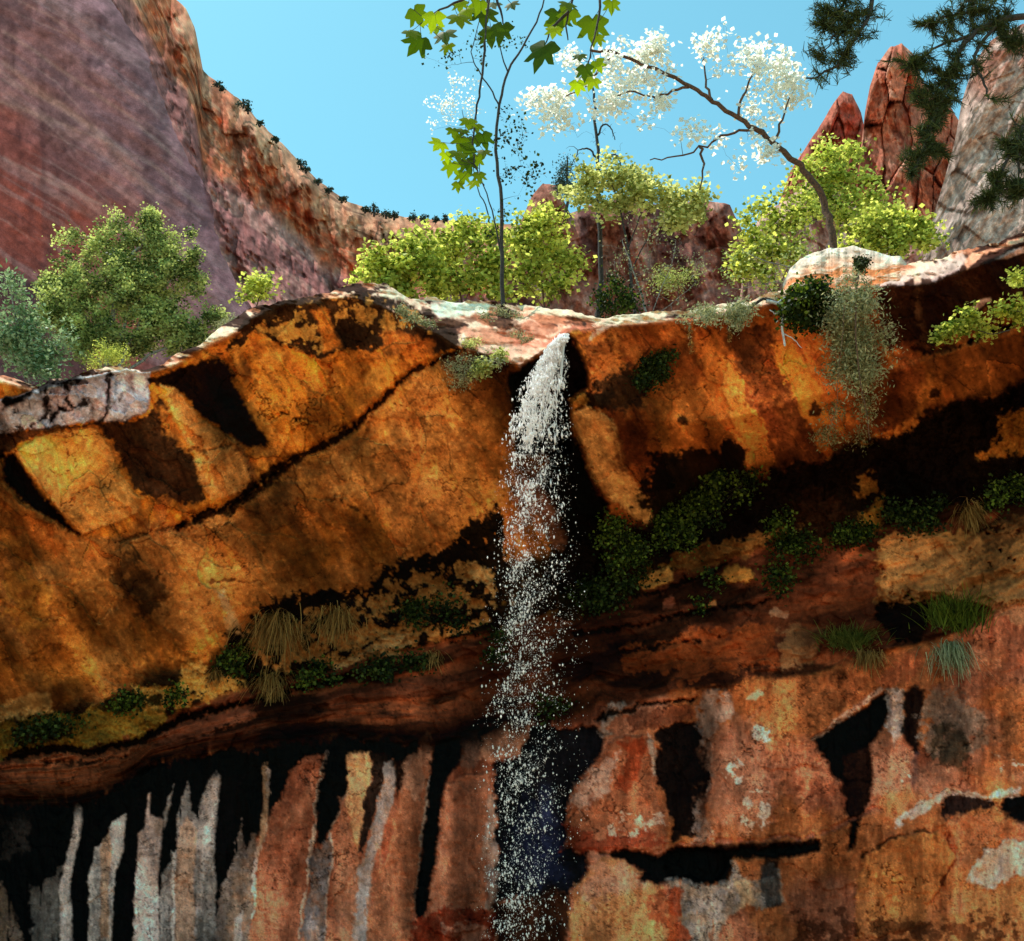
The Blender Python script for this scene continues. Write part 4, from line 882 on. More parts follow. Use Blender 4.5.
def wp(p, Y):
    return W(p[0], p[1], Y)
def blob_points(blobs, Y, n, depth=1.0, shell=.35):
    """twig ends inside crown lobes; a lobe is (u, v, ru, rv[, weight, dY])"""
    nb = []
    for b in blobs:
        if b[2] * b[3] < 90: nb.append(b); continue
        for q in range(10):
            a = R.rand() * 6.283; rr = .1 + .95 * R.rand(); f = .25 + .32 * R.rand()
            nb.append((b[0] + b[2] * rr * math.cos(a), b[1] + b[3] * rr * math.sin(a), b[2] * f, b[3] * f, b[4] if len(b) > 4 else 1, (b[5] if len(b) > 5 else 0) + (R.rand() - .5) * b[2] / ppm(Y, b[1]) * depth))
    blobs = nb
    w = np.array([(b[2] * b[3]) ** .8 * (b[4] if len(b) > 4 else 1) for b in blobs], float); w /= w.sum()
    k = R.choice(len(blobs), n, p=w); out = np.zeros((n, 3)); lk = np.zeros(n, int)
    d = R.normal(size=(n, 3)); d /= np.linalg.norm(d, axis=1)[:, None]
    r = R.rand(n) ** (1 / (3 - 1.4 * shell))
    for i in range(n):
        b = blobs[k[i]]; dy = b[5] if len(b) > 5 else 0
        m = ppm(Y, b[1]); rm = .5 * (b[2] + b[3]) / m * depth
        out[i] = W(b[0] + d[i, 0] * r[i] * b[2], b[1] + d[i, 2] * r[i] * b[3], Y + dy + d[i, 1] * r[i] * rm)
    if n >= 60:
        cu = np.array(out[:, 0]) * 60; cv = np.array(out[:, 2]) * 60
        g = fbm(cu, cv, CULLS, 3, 5, gain=.6) + .25 * (R.rand(n) - .5)
        keep = g > np.quantile(g, CULL); out = out[keep]; k = k[keep]; r = r[keep]
    return out, k, r
CULL = .22; CULLS = 13
def grow(mb, trunk, trad, tips, r0=.012, k=5, sag=.12, wig=.06):
    """connect every tip to the nearest wood by a curved thin branch; wood = trunk points then added nodes"""
    nodes = np.array(trunk, float); nr = np.array(trad, float)
    cen = nodes.mean(0)
    order = np.argsort(np.linalg.norm(tips - nodes[len(nodes) // 2], axis=1))
    for t in tips[order]:
        dd = np.linalg.norm(nodes - t, axis=1); j = int(np.argmin(dd + .0 * nr)); a = nodes[j]; L = dd[j]
        n = max(3, int(L / .12) + 2) if L < 3 else 16
        s = np.linspace(0, 1, n)[:, None]
        p = a + (t - a) * s
        p = p + np.array((0, 0, 1)) * (np.sin(s * math.pi) * L * sag) + R.normal(size=(n, 3)) * wig * L / math.sqrt(n) * (s * (1 - s) * 4) ** .5
        rb = min(nr[j] * .7, r0 * (.6 + 1.6 * min(L, 1.5))); rr = np.linspace(rb, r0 * .35, n)
        mb.tube(p, rr, k)
        nodes = np.concatenate([nodes, p[1:]]); nr = np.concatenate([nr, rr[1:]])
def subdiv(pts, rad, wig=.02, m=4):
    pts = np.array(pts, float); rad = np.array(rad, float); n = len(pts)
    tt = np.linspace(0, n - 1, (n - 1) * m + 1); i = np.clip(tt.astype(int), 0, n - 2); f = (tt - i)[:, None]
    p0 = pts[np.maximum(i - 1, 0)]; p1 = pts[i]; p2 = pts[i + 1]; p3 = pts[np.minimum(i + 2, n - 1)]
    q = .5 * ((2 * p1) + (-p0 + p2) * f + (2 * p0 - 5 * p1 + 4 * p2 - p3) * f ** 2 + (-p0 + 3 * p1 - 3 * p2 + p3) * f ** 3)
    q[1:-1] += R.normal(size=(len(q) - 2, 3)) * wig
    return q, np.interp(tt, np.arange(n), rad)

def plant(name, label, cat, blobs, Y, base, stems, leafm, barkm, ntips, nleaf, lsize, shape=RHOMB, spread=.12, group=None,
          depth=1.0, wood='trunk', fol='crown', droop=0., sag=.1, r0=.012, tintspan=.35, stemr=.04, shell=.35, bare=0, up=None, dirbias=None, wig=.06, twigs=True):
    """stems: list of polylines of (u, v[, dY]) from the base upward"""
    base3 = wp(base, Y); e = empty(name, base3); tag(e, label, cat, group)
    mb = MBd(); tp = []; tr = []
    for st in stems:
        pts = [W(p[0], p[1], Y + (p[2] if len(p) > 2 else 0)) for p in st]
        r_a = stemr * (1 if st is stems[0] else .42); q, rr = subdiv(pts, np.linspace(r_a, r_a * .35, len(pts)), wig=stemr * .25)
        mb.tube(q, rr, 7); tp.append(q); tr.append(rr)
    tp = np.concatenate(tp); tr = np.concatenate(tr)
    tips, k, r = blob_points(blobs, Y, ntips, depth, shell)
    if twigs: grow(mb, tp, tr, tips, r0, 4, sag, wig)
    mb.obj(wood, barkm, e)
    if nleaf and leafm:
        m = nleaf; C = np.repeat(tips, m, 0); n = len(C)
        C = C + R.normal(size=(n, 3)) * spread
        sz = lsize * (.6 + .8 * R.rand(n))
        ct = np.repeat(R.rand(len(tips)), m)
        tint = .48 + (.0) + (ct - .5) * 2 * tintspan * 1.15 + (R.rand(n) - .5) * .6
        if leafm.name in ('fern_leaf', 'dark_leaf'): tint = np.clip(tint, 0, 1) ** 2.6
        dirs = None
        if dirbias is not None: dirs = R.normal(size=(n, 3)) * .5 + np.array(dirbias)
        leaf_obj(fol, leaves(C, sz, shape, dirs, droop, .75 if leafm.name in ('bright_leaf', 'pale_leaf', 'lemon_leaf', 'juniper_green', 'silver_leaf') else 0), tint, leafm, e)
    return e

CULL = .40; CULLS = 9
# --- left: juniper, silvery shrub, small bushes
JB = [(150,243,26,30),(160,262,38,34),(112,243,26,22),(100,262,40,30),(70,283,22,24),(90,300,42,36,.9),(186,258,20,24),(182,290,26,34),(140,300,44,40,.8),(60,318,26,28),(205,318,16,12),(196,332,28,16),(180,345,26,14),(140,345,34,18),(90,338,30,22),(125,222,14,10),(150,222,14,14),(115,325,34,26,.9),(135,275,40,30,.8),(160,325,30,22,.8)]
plant('juniper_tree', 'broad bushy olive green juniper on the ledge at the left', 'tree', JB, 17.2, (100,372),
      [[(112,376),(108,350),(112,320),(120,290),(130,262),(148,235)],[(116,376),(125,352),(140,325),(158,300),(178,270)],[(106,374),(92,350),(85,320),(80,295)],[(120,374),(150,356),(180,340),(200,322)],[(112,350),(130,310),(122,280),(112,248)]],
      M['juniper'], BK['grey'], 1300, 75, .050, RHOMB, .075, depth=.8, r0=.008, stemr=.075, tintspan=.4, shell=.6, up=1)
CULL = .22; CULLS = 13
plant('leafy_shrub', 'silvery green shrub at the left edge in front of the juniper', 'shrub', [(14,300,18,22),(28,330,30,26),(10,345,24,30),(52,345,22,24),(36,362,34,14),(8,282,9,12)], 16.2, (30,380),
      [[(30,384),(24,350),(14,310),(10,280)],[(34,384),(44,350),(54,330)],[(28,384),(10,350),(-5,320)]], M['silver'], BK['grey'], 230, 22, .085, RHOMB * np.array((1, .6, 1)), .10, r0=.006, stemr=.025, fol='foliage', wood='stem')
plant('low_shrub', 'small yellow green bush at the foot of the juniper', 'shrub', [(108,354,13,9),(98,362,12,7),(120,352,9,8)], 15.4, (108,370), [[(108,371),(108,356)],[(108,371),(98,360)]],
      M['bright'], BK['grey'], 60, 50, .035, SLIM, .06, r0=.004, stemr=.01, fol='foliage', wood='stem')
plant('leafy_sapling', 'small bright sapling standing alone on the lip before the purple wall', 'sapling', [(262,282,14,8),(270,288,10,8),(252,292,10,10),(258,278,8,6)], 16.2, (256,308), [[(256,310),(260,295),(266,280)],[(257,308),(250,294)]],
      M['bright'], BK['brown'], 34, 16, .075, RHOMB, .09, r0=.004, stemr=.014, fol='foliage', wood='stem')
plant('low_shrub', 'tiny grey tuft growing on the lip right of the juniper', 'shrub', [(226,325,12,6),(236,318,7,4)], 14.5, (226,332), [[(226,334),(228,324)]],
      M['grey'], BK['grey'], 34, 30, .03, SLIM, .035, r0=.003, stemr=.006, fol='foliage', wood='stem')
# --- middle: bright saplings along the lip
thick = [([(382,262,16,13),(400,268,22,20),(372,276,12,10),(412,250,20,16),(420,276,20,16),(395,284,20,8),(436,272,16,18),(405,258,16,12)], (398,300), 'bright low sapling at the left end of the sunlit thicket', 800),
         ([(440,250,22,20),(456,262,30,26),(470,246,20,18),(440,282,26,14),(480,282,26,16),(494,256,16,20),(462,234,10,8),(503,278,16,24),(488,236,12,14)], (462,304), 'bright green sapling in the middle of the thicket, below the thin dark trunk', 1000),
         ([(532,240,18,22),(548,232,22,20),(560,258,24,24),(528,272,20,22),(555,284,26,18),(572,270,14,18),(520,250,12,18),(540,214,10,8)], (545,306), 'bright dense sapling at the right end of the thicket, beside the spout', 1000)]
for i, (bl, bs, lb, nn_) in enumerate(thick):
    plant('leafy_sapling', lb, 'sapling', [(b[0], b[1] + 7 * math.sin(b[0] * .13) - (b[1] < 256) * 8 * R.rand(), b[2] * .9, b[3]) for b in bl], 17.0 + .4 * i, bs, [[(bs[0], bs[1] + 6), (bs[0] - 4, bs[1] - 30), (bs[0] - 10, bs[1] - 58)], [(bs[0], bs[1] + 6), (bs[0] + 12, bs[1] - 26), (bs[0] + 16, bs[1] - 52)], [(bs[0], bs[1] + 4), (bs[0] - 16, bs[1] - 20), (bs[0] - 24, bs[1] - 40)]],
          M['bright'], BK['brown'], 420, 11, .09, RHOMB, .10, group='bright saplings growing along the lip', depth=.8, r0=.006, stemr=.022, tintspan=.4, fol='foliage', shell=.5)
plant('leafy_sapling', 'little leafy sapling poking up at the far left of the thicket', 'sapling', [(360,276,8,6),(352,282,5,4)], 16.5, (360,290), [[(360,294),(359,276)]], M['bright'], BK['brown'], 16, 10, .07, RHOMB, .06, r0=.004, stemr=.01, fol='foliage', wood='stem')
# slender dark-trunked tree
plant('slender_tree', 'thin tree with two dark trunks and sparse small leaves', 'tree', [(520,150,20,30),(528,178,18,16),(505,130,10,30),(480,60,30,16,.6),(452,55,16,14,.5),(500,40,30,24,.5),(430,62,16,8,.3),(515,185,16,20),(500,225,14,16)], 16.4, (502,300),
      [[(503,306),(502,260),(501,200),(496,150),(499,105),(508,72),(522,48),(540,14),(546,-10)],[(500,250),(492,210),(482,180),(478,150)],[(499,105),(490,88),(478,70),(472,52),(480,20),(484,-10)],[(508,72),(500,50),(497,30)]],
      M['dark'], BK['dark'], 150, 5, .06, RHOMB, .06, depth=.6, r0=.006, stemr=.04, sag=.02)
plant('slender_tree', 'faint twiggy sapling with sparse pale leaves left of the thin dark trunks', 'tree', [(460,82,30,6),(448,105,16,14),(440,125,16,14),(470,110,12,14)], 17.6, (484,200), [[(496,306),(488,215),(478,190),(470,150),(462,110)]], M['pale'], BK['dark'], 80, 7, .05, RHOMB, .07, r0=.004, stemr=.016, sag=.05, depth=.6)
# dead conifer with drooping twigs
plant('dead_tree', 'bare dead conifer with curved drooping twigs', 'tree', [(580,150,18,22),(616,150,16,22),(600,130,18,14),(560,165,14,6),(612,170,18,14),(576,175,18,12)], 18.6, (598,318),
      [[(598,322),(600,280),(599,230),(598,180),(597,140),(594,100),(592,84)],[(599,170),(606,158),(614,154),(620,162),(623,178)],[(598,160),(590,150),(580,149),(573,160)],[(598,190),(612,178),(624,178),(630,190)],[(598,135),(604,126),(611,128),(615,140)]], None, BK['dark'], 90, 0, .05, depth=.5, r0=.008, stemr=.06, sag=.35, wig=.04)
plant('conifer', 'small dark blue green fir top peeping above the rocks', 'tree', [(566,164,6,9),(564,176,11,10),(568,188,13,8)], 29, (567,215), [[(567,215),(567,185),(567,156)]], M['distant'], BK['dark'], 80, 30, .10, SLIM, .12, r0=.01, stemr=.06, sag=.02)
plant('leafy_tree', 'yellow green canopy in front of the dead conifer', 'tree', [(612,176,30,14),(590,190,22,14),(632,198,26,16),(670,194,20,14),(690,206,18,14),(676,222,18,12),(600,204,24,12),(700,192,12,9),(640,180,20,8),(608,156,12,7)], 17.8, (640,312),
      [[(636,318),(632,290),(628,250),(622,215),(612,185)],[(632,270),(650,235),(672,212),(690,200)],[(628,250),(640,215),(645,190)]], M['lemon'], BK['dark'], 520, 12, .09, RHOMB, .10, depth=.8, r0=.006, stemr=.035, tintspan=.35)
# bare shrub
e = plant('bare_shrub', 'tangle of leafless grey twigs above the lip, right of the spout', 'shrub', [(640,262,30,36),(668,266,28,36),(610,270,18,34),(690,282,16,26),(650,232,24,14),(700,262,14,20)], 17.0, (648,312),
      [[(648,318),(640,290),(630,262),(622,240)],[(650,318),(660,292),(672,262),(676,240)],[(646,318),(620,296),(606,270)],[(652,318),(676,300),(696,282)]], M['grey'], BK['grey'], 320, 2, .04, RHOMB, .06, r0=.008, stemr=.022, sag=.06, wig=.12)
plant('low_shrub', 'dark green shrub at the foot of the dead conifer', 'shrub', [(612,292,14,12),(624,302,12,8),(606,304,12,8)], 16.4, (612,316), [[(612,318),(612,296)]], M['fern'], BK['dark'], 70, 30, .05, RHOMB, .08, r0=.004, stemr=.012, fol='foliage', wood='stem')
plant('low_shrub', 'olive shrub behind the leafless twigs', 'shrub', [(678,278,20,10),(664,286,10,8),(690,274,10,7)], 18.6, (678,296), [[(678,300),(678,282)]], M['juniper'], BK['dark'], 80, 30, .05, SLIM, .09, r0=.004, stemr=.012, fol='foliage', wood='stem')
# leaning tree with very pale leaves
CULL = .42; CULLS = 7
PB = [(548,112,14,12,1.2),(536,98,12,9),(562,98,14,10),(575,60,18,14),(600,82,22,14),(618,58,16,16),(640,80,18,14),(600,110,14,8),(650,56,18,16),(656,46,10,10),(660,100,14,10),(706,50,14,12),(698,42,10,8),(716,70,10,8),(748,50,14,11),(760,66,14,8),(778,66,14,10),(790,80,14,14),(800,94,12,12),(764,88,16,9),(730,62,9,8),(722,28,7,7),(722,44,10,6),(690,128,16,10),(720,136,12,7),(752,112,14,10),(768,150,10,10),(740,166,8,6),(560,128,16,6),(620,100,14,10),(668,70,8,10),(775,112,8,10),(648,120,10,6),(700,170,8,6),(756,138,10,8),(525,108,7,6),(545,130,8,6),(784,56,6,5)]
plant('leaning_tree', 'tree leaning left over the lip with sunlit almost white leaves', 'tree', PB, 16.0, (832,250),
      [[(834,256),(831,225),(822,198),(808,175),(790,156),(772,142),(758,130),(738,118),(712,100),(690,86),(662,72),(636,62),(612,52),(590,50)],
       [(764,134),(745,131),(722,136),(700,147),(676,158),(650,160)],[(690,86),(672,92),(650,96),(630,92),(606,100)],[(612,54),(600,68),(588,84),(566,96)],[(738,118),(742,96),(752,78),(758,60)],[(772,142),(782,120),(790,96)],[(712,100),(706,80),(704,58)],[(700,147),(704,165),(700,190)]],
      M['pale'], BK['brown'], 1500, 4, .095, RHOMB, .10, depth=1.5, r0=.0055, stemr=.07, tintspan=.3, sag=.03)
CULL = .22; CULLS = 13
# leafy trees at the right
for bl, bs, lb, y in (
    ([(770,216,22,20),(752,238,20,20),(786,240,24,22),(764,262,22,18),(800,214,18,20),(790,184,12,10),(744,262,14,16)], (775,296), 'yellow green tree left of the leaning trunk', 18.2),
    ([(826,150,14,14),(846,158,20,16),(836,178,24,18),(858,184,22,18),(820,196,22,18),(876,200,18,18),(850,212,28,18),(806,170,12,12)], (850,262), 'bright yellow green tree behind the leaning trunk, tallest of the three', 18.8),
    ([(868,228,24,16),(888,222,20,14),(906,230,20,14),(920,226,14,10),(862,246,20,10),(896,246,22,10),(926,240,12,8)], (895,262), 'low bright leafy tree behind the boulder', 17.2)):
    plant('leafy_tree', lb, 'tree', bl, y, bs, [[(bs[0], bs[1] + 4), (bs[0] - 2, bs[1] - 30), (bs[0] - 8, bs[1] - 60)], [(bs[0], bs[1]), (bs[0] + 14, bs[1] - 30), (bs[0] + 22, bs[1] - 52)], [(bs[0], bs[1]), (bs[0] - 16, bs[1] - 24), (bs[0] - 26, bs[1] - 40)]],
          M['bright'], BK['brown'], 420, 10, .09, RHOMB, .10, depth=.8, r0=.006, stemr=.03, tintspan=.4, shell=.5)
plant('bare_shrub', 'grey leafless branches drooping beside the leaning trunk', 'shrub', [(750,262,30,22),(776,278,24,16),(728,280,20,20),(800,250,20,20),(760,290,24,8)], 15.6, (800,282),
      [[(802,288),(790,268),(768,262),(745,252)],[(800,286),(775,282),(745,288),(722,290)],[(804,286),(806,262),(812,240)]], M['lemon'], BK['grey'], 170, 3, .05, RHOMB, .07, r0=.005, stemr=.018, sag=.1, wig=.12)
plant('low_shrub', 'pale dry grass fringe hanging over the lip', 'shrub', [(712,316,24,7),(735,318,14,9),(690,322,8,8),(745,312,12,8)], 13.75, (715,312), [[(715,310),(712,316)]], M['grey'], BK['grey'], 110, 26, .06, SLIM, .05, r0=.003, stemr=.006, fol='foliage', wood='stem')
# ------------------------------------------------------------------ pine at the right
def pine_needles(tips, dirs, n, length, mat, parent, name='needles'):
    C = []; D = []
    for t, d in zip(tips, dirs):
        s = R.rand(n)[:, None]; C.append(t - d * s * .28); v = R.normal(size=(n, 3)) * .75 + d * 1.0; D.append(v)
    C = np.concatenate(C); D = np.concatenate(D); k = len(C)
    return leaf_obj(name, leaves(C, length * (.7 + .5 * R.rand(k)), NEEDLE * np.array((1, 1.0, 1)), D), R.rand(k), mat, parent)
def pine(name, label, blobs, Y, base, stems, ntips, nn, ln, stemr, r0=.010, depth=.5):
    e = empty(name, wp(base, Y)); tag(e, label, 'pine tree' if name == 'pine_tree' else 'branch')
    mb = MBd(); tp = []; tr = []
    for st in stems:
        pts = [W(p[0], p[1], Y + (p[2] if len(p) > 2 else 0)) for p in st]
        rs = st[0][3] if len(st[0]) > 3 else stemr
        q, rr = subdiv(pts, np.linspace(rs, rs * .3, len(pts)), wig=.012); mb.tube(q, rr, 8); tp.append(q); tr.append(rr)
    tp = np.concatenate(tp); tr = np.concatenate(tr)
    tips, k, r = blob_points(blobs, Y, ntips, depth, .1)
    grow(mb, tp, tr, tips, r0, 5, -.05, .05)
    mb.obj('trunk' if name == 'pine_tree' else 'stem', BK['dark'], e)
    dirs = []
    for t in tips:
        j = np.argmin(np.linalg.norm(tp - t, axis=1)); v = t - tp[j]; dirs.append(v / (np.linalg.norm(v) + 1e-6))
    pine_needles(tips, np.array(dirs), nn, ln, M['pine'], e)
    return e
CULL = .45; CULLS = 8
PT = [(940,22,24,14),(965,30,24,18),(905,62,20,10,.6),(930,70,22,18),(955,58,22,22),(920,95,18,18),(938,112,18,16),(950,90,16,16),(925,135,14,14),(915,160,14,14),(908,176,8,8),(940,150,12,14),(990,22,22,14),(1010,36,20,18),(1000,96,16,10,.4),(985,60,14,14,.5),(1006,150,14,20),(994,176,16,20),(1014,188,14,22),(985,205,14,12),(1018,130,10,24),(1040,60,20,30),(1045,160,20,40),(1090,60,30,40),(1090,160,30,40),(1080,-10,40,30),(985,0,40,12)]
pine('pine_tree', 'dark pine at the right edge, its boughs hanging across the pale rock', PT, 13.2, (1100,225),
     [[(1100,240,0,.14),(1098,160),(1094,80),(1090,0),(1088,-60)],
      [(1092,-10,0,.06),(1040,12),(1000,20),(970,36),(956,62),(944,92),(934,120),(922,150),(912,172)],[(1000,20,0,.035),(975,55),(985,85),(988,100)],[(970,36,0,.03),(940,46),(915,62)],[(985,12,0,.03),(955,14),(930,24)],
      [(1098,110,0,.05),(1060,104),(1030,118),(1016,140),(1004,168),(990,196)],[(1022,128,0,.03),(1020,160),(1018,190)],[(1096,60,0,.04),(1050,50),(1020,40),(1005,44)]], 1700, 34, .14, .14, .016)
pine('pine_branch', 'dark pine bough hanging into the sky from above, left of the spires', [(830,10,14,14),(845,22,14,12),(820,28,12,9),(842,44,16,12),(826,60,16,10),(814,66,9,8),(850,6,18,10),(865,14,12,9),(856,38,10,8),(820,8,10,8),(840,-20,24,14)], 9.0, (884,-60),
     [[(886,-60,0,.03),(878,-20),(870,12),(858,36),(844,56),(826,72),(806,78)],[(880,-30,0,.02),(852,-8),(838,10),(826,26)],[(872,8,0,.014),(850,20),(832,40),(820,58)]], 340, 32, .10, .03, .007, .5)
CULL = .22; CULLS = 13

# ------------------------------------------------------------------ maple twigs hanging near the viewer
def lobed():
    a = []
    for ang, r in ((-90, .06), (-150, .34), (-128, .30), (180 - 8, .48), (158, .30), (150, .52), (136, .86), (124, .60), (116, .42), (104, .66), (90, 1.0), (76, .66), (64, .42), (56, .60), (44, .86), (30, .52), (22, .30), (8, .48), (-52, .30), (-30, .34)):
        a.append((ang, r))
    return a
MAP = [(-90,.12),(-66,.36),(-44,.46),(-24,.52),(-4,.74),(6,.72),(18,.62),(28,.56),(36,.74),(42,1.0),(48,.92),(55,.84),(63,.56),(72,.76),(80,.88),(90,1.18),(100,.88),(108,.76),(117,.56),(125,.84),(132,.92),(138,1.0),(144,.74),(152,.56),(162,.62),(174,.72),(184,.74),(204,.52),(224,.46),(246,.36)]
def maple_twig(label, Y, stem_lines, leafs, group=None):
    e = empty('maple_branch', W(stem_lines[0][0][0], stem_lines[0][0][1], Y)); tag(e, label, 'maple branch', group)
    mb = MBd(); nodes = []
    for st in stem_lines:
        q, rr = subdiv([W(p[0], p[1], Y) for p in st], np.linspace(.009, .003, len(st)), wig=.003); mb.tube(q, rr, 6); nodes.append(q)
    nodes = np.concatenate(nodes); V = []; T = []; F = []
    for (u, v, s, ang, t) in leafs:
        c = W(u, v, Y + (R.rand() - .5) * .35); m = ppm(Y, v); sz = 1.22 * s / m
        a = math.radians(ang); tilt = (R.rand(2) - .5) * .9
        ex = np.array((math.cos(a), tilt[0], math.sin(a))); ex /= np.linalg.norm(ex)
        ey = np.array((-math.sin(a), tilt[1], math.cos(a))); ey -= ex * ey.dot(ex); ey /= np.linalg.norm(ey); ez = np.cross(ex, ey)
        pts = []
        for an, r in MAP:
            an = math.radians(an); x, y = r * math.cos(an), r * math.sin(an)
            pts.append(c + sz * (x * ex + (y - .2) * ey - .10 * r * r * ez))
        base = len(V) ; V.append(c + sz * (-.2) * ey + sz * .05 * ez); V += pts; n = len(pts)
        F += [(base, base + 1 + i, base + 1 + (i + 1) % n) for i in range(n)]; T += [t + (R.rand() - .5) * .15] * (n + 1)
        bp = pts[0]; j = np.argmin(np.linalg.norm(nodes - bp, axis=1)); a0 = nodes[j]
        s_ = np.linspace(0, 1, 6)[:, None]; mb.tube(a0 + (bp - a0) * s_ + np.array((0, 0, -.01)) * np.sin(s_ * math.pi), .0016, 4)
    mb.obj('stem', BK['dark'], e)
    me = bpy.data.meshes.new('leaves'); me.from_pydata([tuple(p) for p in V], [], F); me.update()
    at = me.attributes.new('tint', 'FLOAT', 'POINT'); at.data.foreach_set('value', np.clip(np.array(T), 0, 1).astype(np.float32)); me.materials.append(M['maple'])
    o = bpy.data.objects.new('foliage', me); col.objects.link(o); o.parent = e; o.matrix_parent_inverse = e.matrix_world.inverted()
    return e
def z13(L): return [(390 + x * .2344, y * .2344, s * .2344, a, t) for x, y, s, a, t in L]
maple_twig('backlit maple twig at the top with a big cluster of dark lobed leaves', 4.2,
    [[(500,-40),(492,-10),(486,20),(484,50)],[(498,-30),(470,-5),(440,10),(420,24)],[(494,-15),(500,10),(504,25)]],
    z13([(112,60,58,200,.2),(185,80,60,170,.95),(120,180,70,150,.1),(235,150,60,190,.15),(245,200,40,160,.6),(295,80,62,190,.35),(330,50,50,200,.7),(400,60,75,180,.1),(430,20,60,150,.15),(430,140,70,180,.05),(475,130,62,160,.1),(520,20,40,200,.1),(380,20,50,170,.4),(90,140,45,210,.3),(200,120,40,180,.8),(300,20,45,180,.6)]))
maple_twig('backlit maple twig hanging lowest, ball of green leaves before the sky', 4.6,
    [[(492,-40),(486,20),(484,60),(480,90),(475,120),(473,150),(478,175),(484,186)]],
    z13([(335,520,45,180,.55),(210,615,50,150,.98),(270,560,38,190,.35),(300,600,46,170,.15),(400,590,50,200,.1),(370,540,40,180,.3),(330,640,45,160,.12),(290,660,46,180,.2),(260,710,46,170,.55),(330,700,50,200,.15),(370,680,40,170,.3),(310,750,44,180,.35),(360,780,42,160,.85),(290,790,34,180,.5),(400,650,40,180,.2),(240,665,34,200,.85),(380,750,36,190,.3),(350,600,40,170,.15),(310,560,36,170,.2)]))
maple_twig('backlit maple twig at the top right of the dark cluster, with one big star leaf', 4.0,
    [[(590,-40),(575,-10),(567,20),(568,40)],[(590,-40),(600,0),(596,30),(588,62)],[(570,10),(552,28),(545,44)]],
    z13([(720,70,72,190,.15),(700,130,44,170,.9),(765,60,56,160,.2),(650,220,86,150,.05),(865,110,80,180,.15),(890,165,36,200,.85),(945,20,42,180,.4),(810,240,36,180,.15),(885,275,42,200,.75),(830,300,44,170,.1),(800,365,42,180,1.0),(862,350,44,160,1.0),(840,320,30,180,.5),(760,20,50,180,.2),(690,100,40,210,.3)]))

# ------------------------------------------------------------------ plants on the cliff face
def on(u, v, off=.12): return surfY(u, v) - off
def face_plant(name, label, cat, blobs, leafm, nt_, nl, ls, shape=RHOMB, spread=.07, group=None, off=.15, bark=None, droop=.0, dirbias=None, stems=None, r0=.003, stemr=.008, tintspan=.4, depth=.5, sag=.05):
    u, v = blobs[0][0], blobs[0][1]; Y = min(on(b[0], b[1] + b[3] * .6, off) for b in blobs)
    Ys = on(u, v, off)
    bl = []
    for b in blobs:
        dy = on(b[0], b[1], off) - Ys
        bl.append((b[0], b[1], b[2], b[3], b[4] if len(b) > 4 else 1, dy))
    if stems is None:
        stems = [[(u, v + blobs[0][3] * .8, .1), (b[0], b[1], b[5])] for b in bl]
    return plant(name, label, cat, bl, Ys, (u, v + blobs[0][3] * .8), stems, leafm, bark or BK['dark'], nt_, nl, ls, shape, spread, group, depth=depth, wood='stem', fol='foliage', droop=droop, r0=r0, stemr=stemr, tintspan=tintspan, dirbias=dirbias, sag=sag)
G = 'green plants rooted in the seam of the cliff'
face_plant('hanging_shrub', 'long grey green shrub hanging over the lip below the boulder', 'shrub',
    [(848,292,22,16),(862,302,18,18),(842,312,20,16),(858,330,22,18),(846,346,20,14),(866,356,14,20),(850,368,18,14),(834,376,10,10),(862,384,12,14),(868,402,8,12),(836,408,7,14,.5),(828,432,12,14,.8),(862,430,12,12,.8),(848,440,14,5,.5),(884,336,12,16,.35)],
    M['grey'], 620, 26, .06, SLIM, .09, bark=BK['brown'], stems=[[(858,276,0),(856,300,-.1),(856,340,-.1),(860,380,0),(866,410,.1),(870,440,.2)],[(858,276,0),(846,300,-.1),(842,340,-.1),(838,380,0),(836,410,.1),(828,430,.2)],[(862,278,0),(876,310,-.1),(886,340,0)]], off=.35, stemr=.014, r0=.005, droop=.5)
face_plant('hanging_shrub', 'round deep green bush under the left end of the boulder', 'shrub', [(806,304,18,14),(794,312,12,10),(818,312,12,14),(802,322,14,6),(812,294,12,8)], M['fern'], 190, 30, .06, RHOMB, .08, off=.3)
face_plant('low_shrub', 'small black dead clump standing on the lip above the hanging shrub', 'shrub', [(858,262,3,5),(865,262,4,5),(861,268,5,5)], M['pine'], 40, 30, .03, RHOMB, .03, off=.5)
# weathered root on the lip
def root():
    e = empty('tree_root', W(770, 300, on(770, 306, .2))); tag(e, 'gnarled weathered root bent over the lip left of the green bush', 'root')
    Yb = on(775, 312, .3)
    for mt, ls, nm in ((BK['dark'], [([(742,322),(748,312),(754,304),(766,299),(778,303)], .035), ([(742,322),(738,330)], .03)], 'bark'), (BK['white'], [([(766,301),(776,304),(784,308),(782,322),(783,336),(785,346)], .03), ([(776,304),(786,298),(793,294)], .02), ([(784,308),(776,314),(770,310)], .016), ([(784,334),(794,340),(802,348)], .010)], 'stem')):
        mb = MBd()
        for l, r in ls:
            q, rr = subdiv([W(a, b, Yb) for a, b in l], np.linspace(r, r * .45, len(l)), wig=.006); mb.tube(q, rr, 8)
        mb.obj(nm, mt, e)
root()
face_plant('low_shrub', 'wiry grey green clump under the lip, left of the spout', 'shrub', [(470,362,20,9),(455,370,16,8),(490,360,12,8),(462,380,14,9),(448,364,8,7)], M['grey'], 170, 10, .04, SLIM, .05, off=.2, bark=BK['grey'], r0=.004, droop=.4)
face_plant('low_shrub', 'small fresh green plant beside the wiry clump near the spout', 'shrub', [(486,366,10,6),(500,356,7,6),(478,372,6,5)], M['lemon'], 40, 18, .05, RHOMB, .05, off=.25)
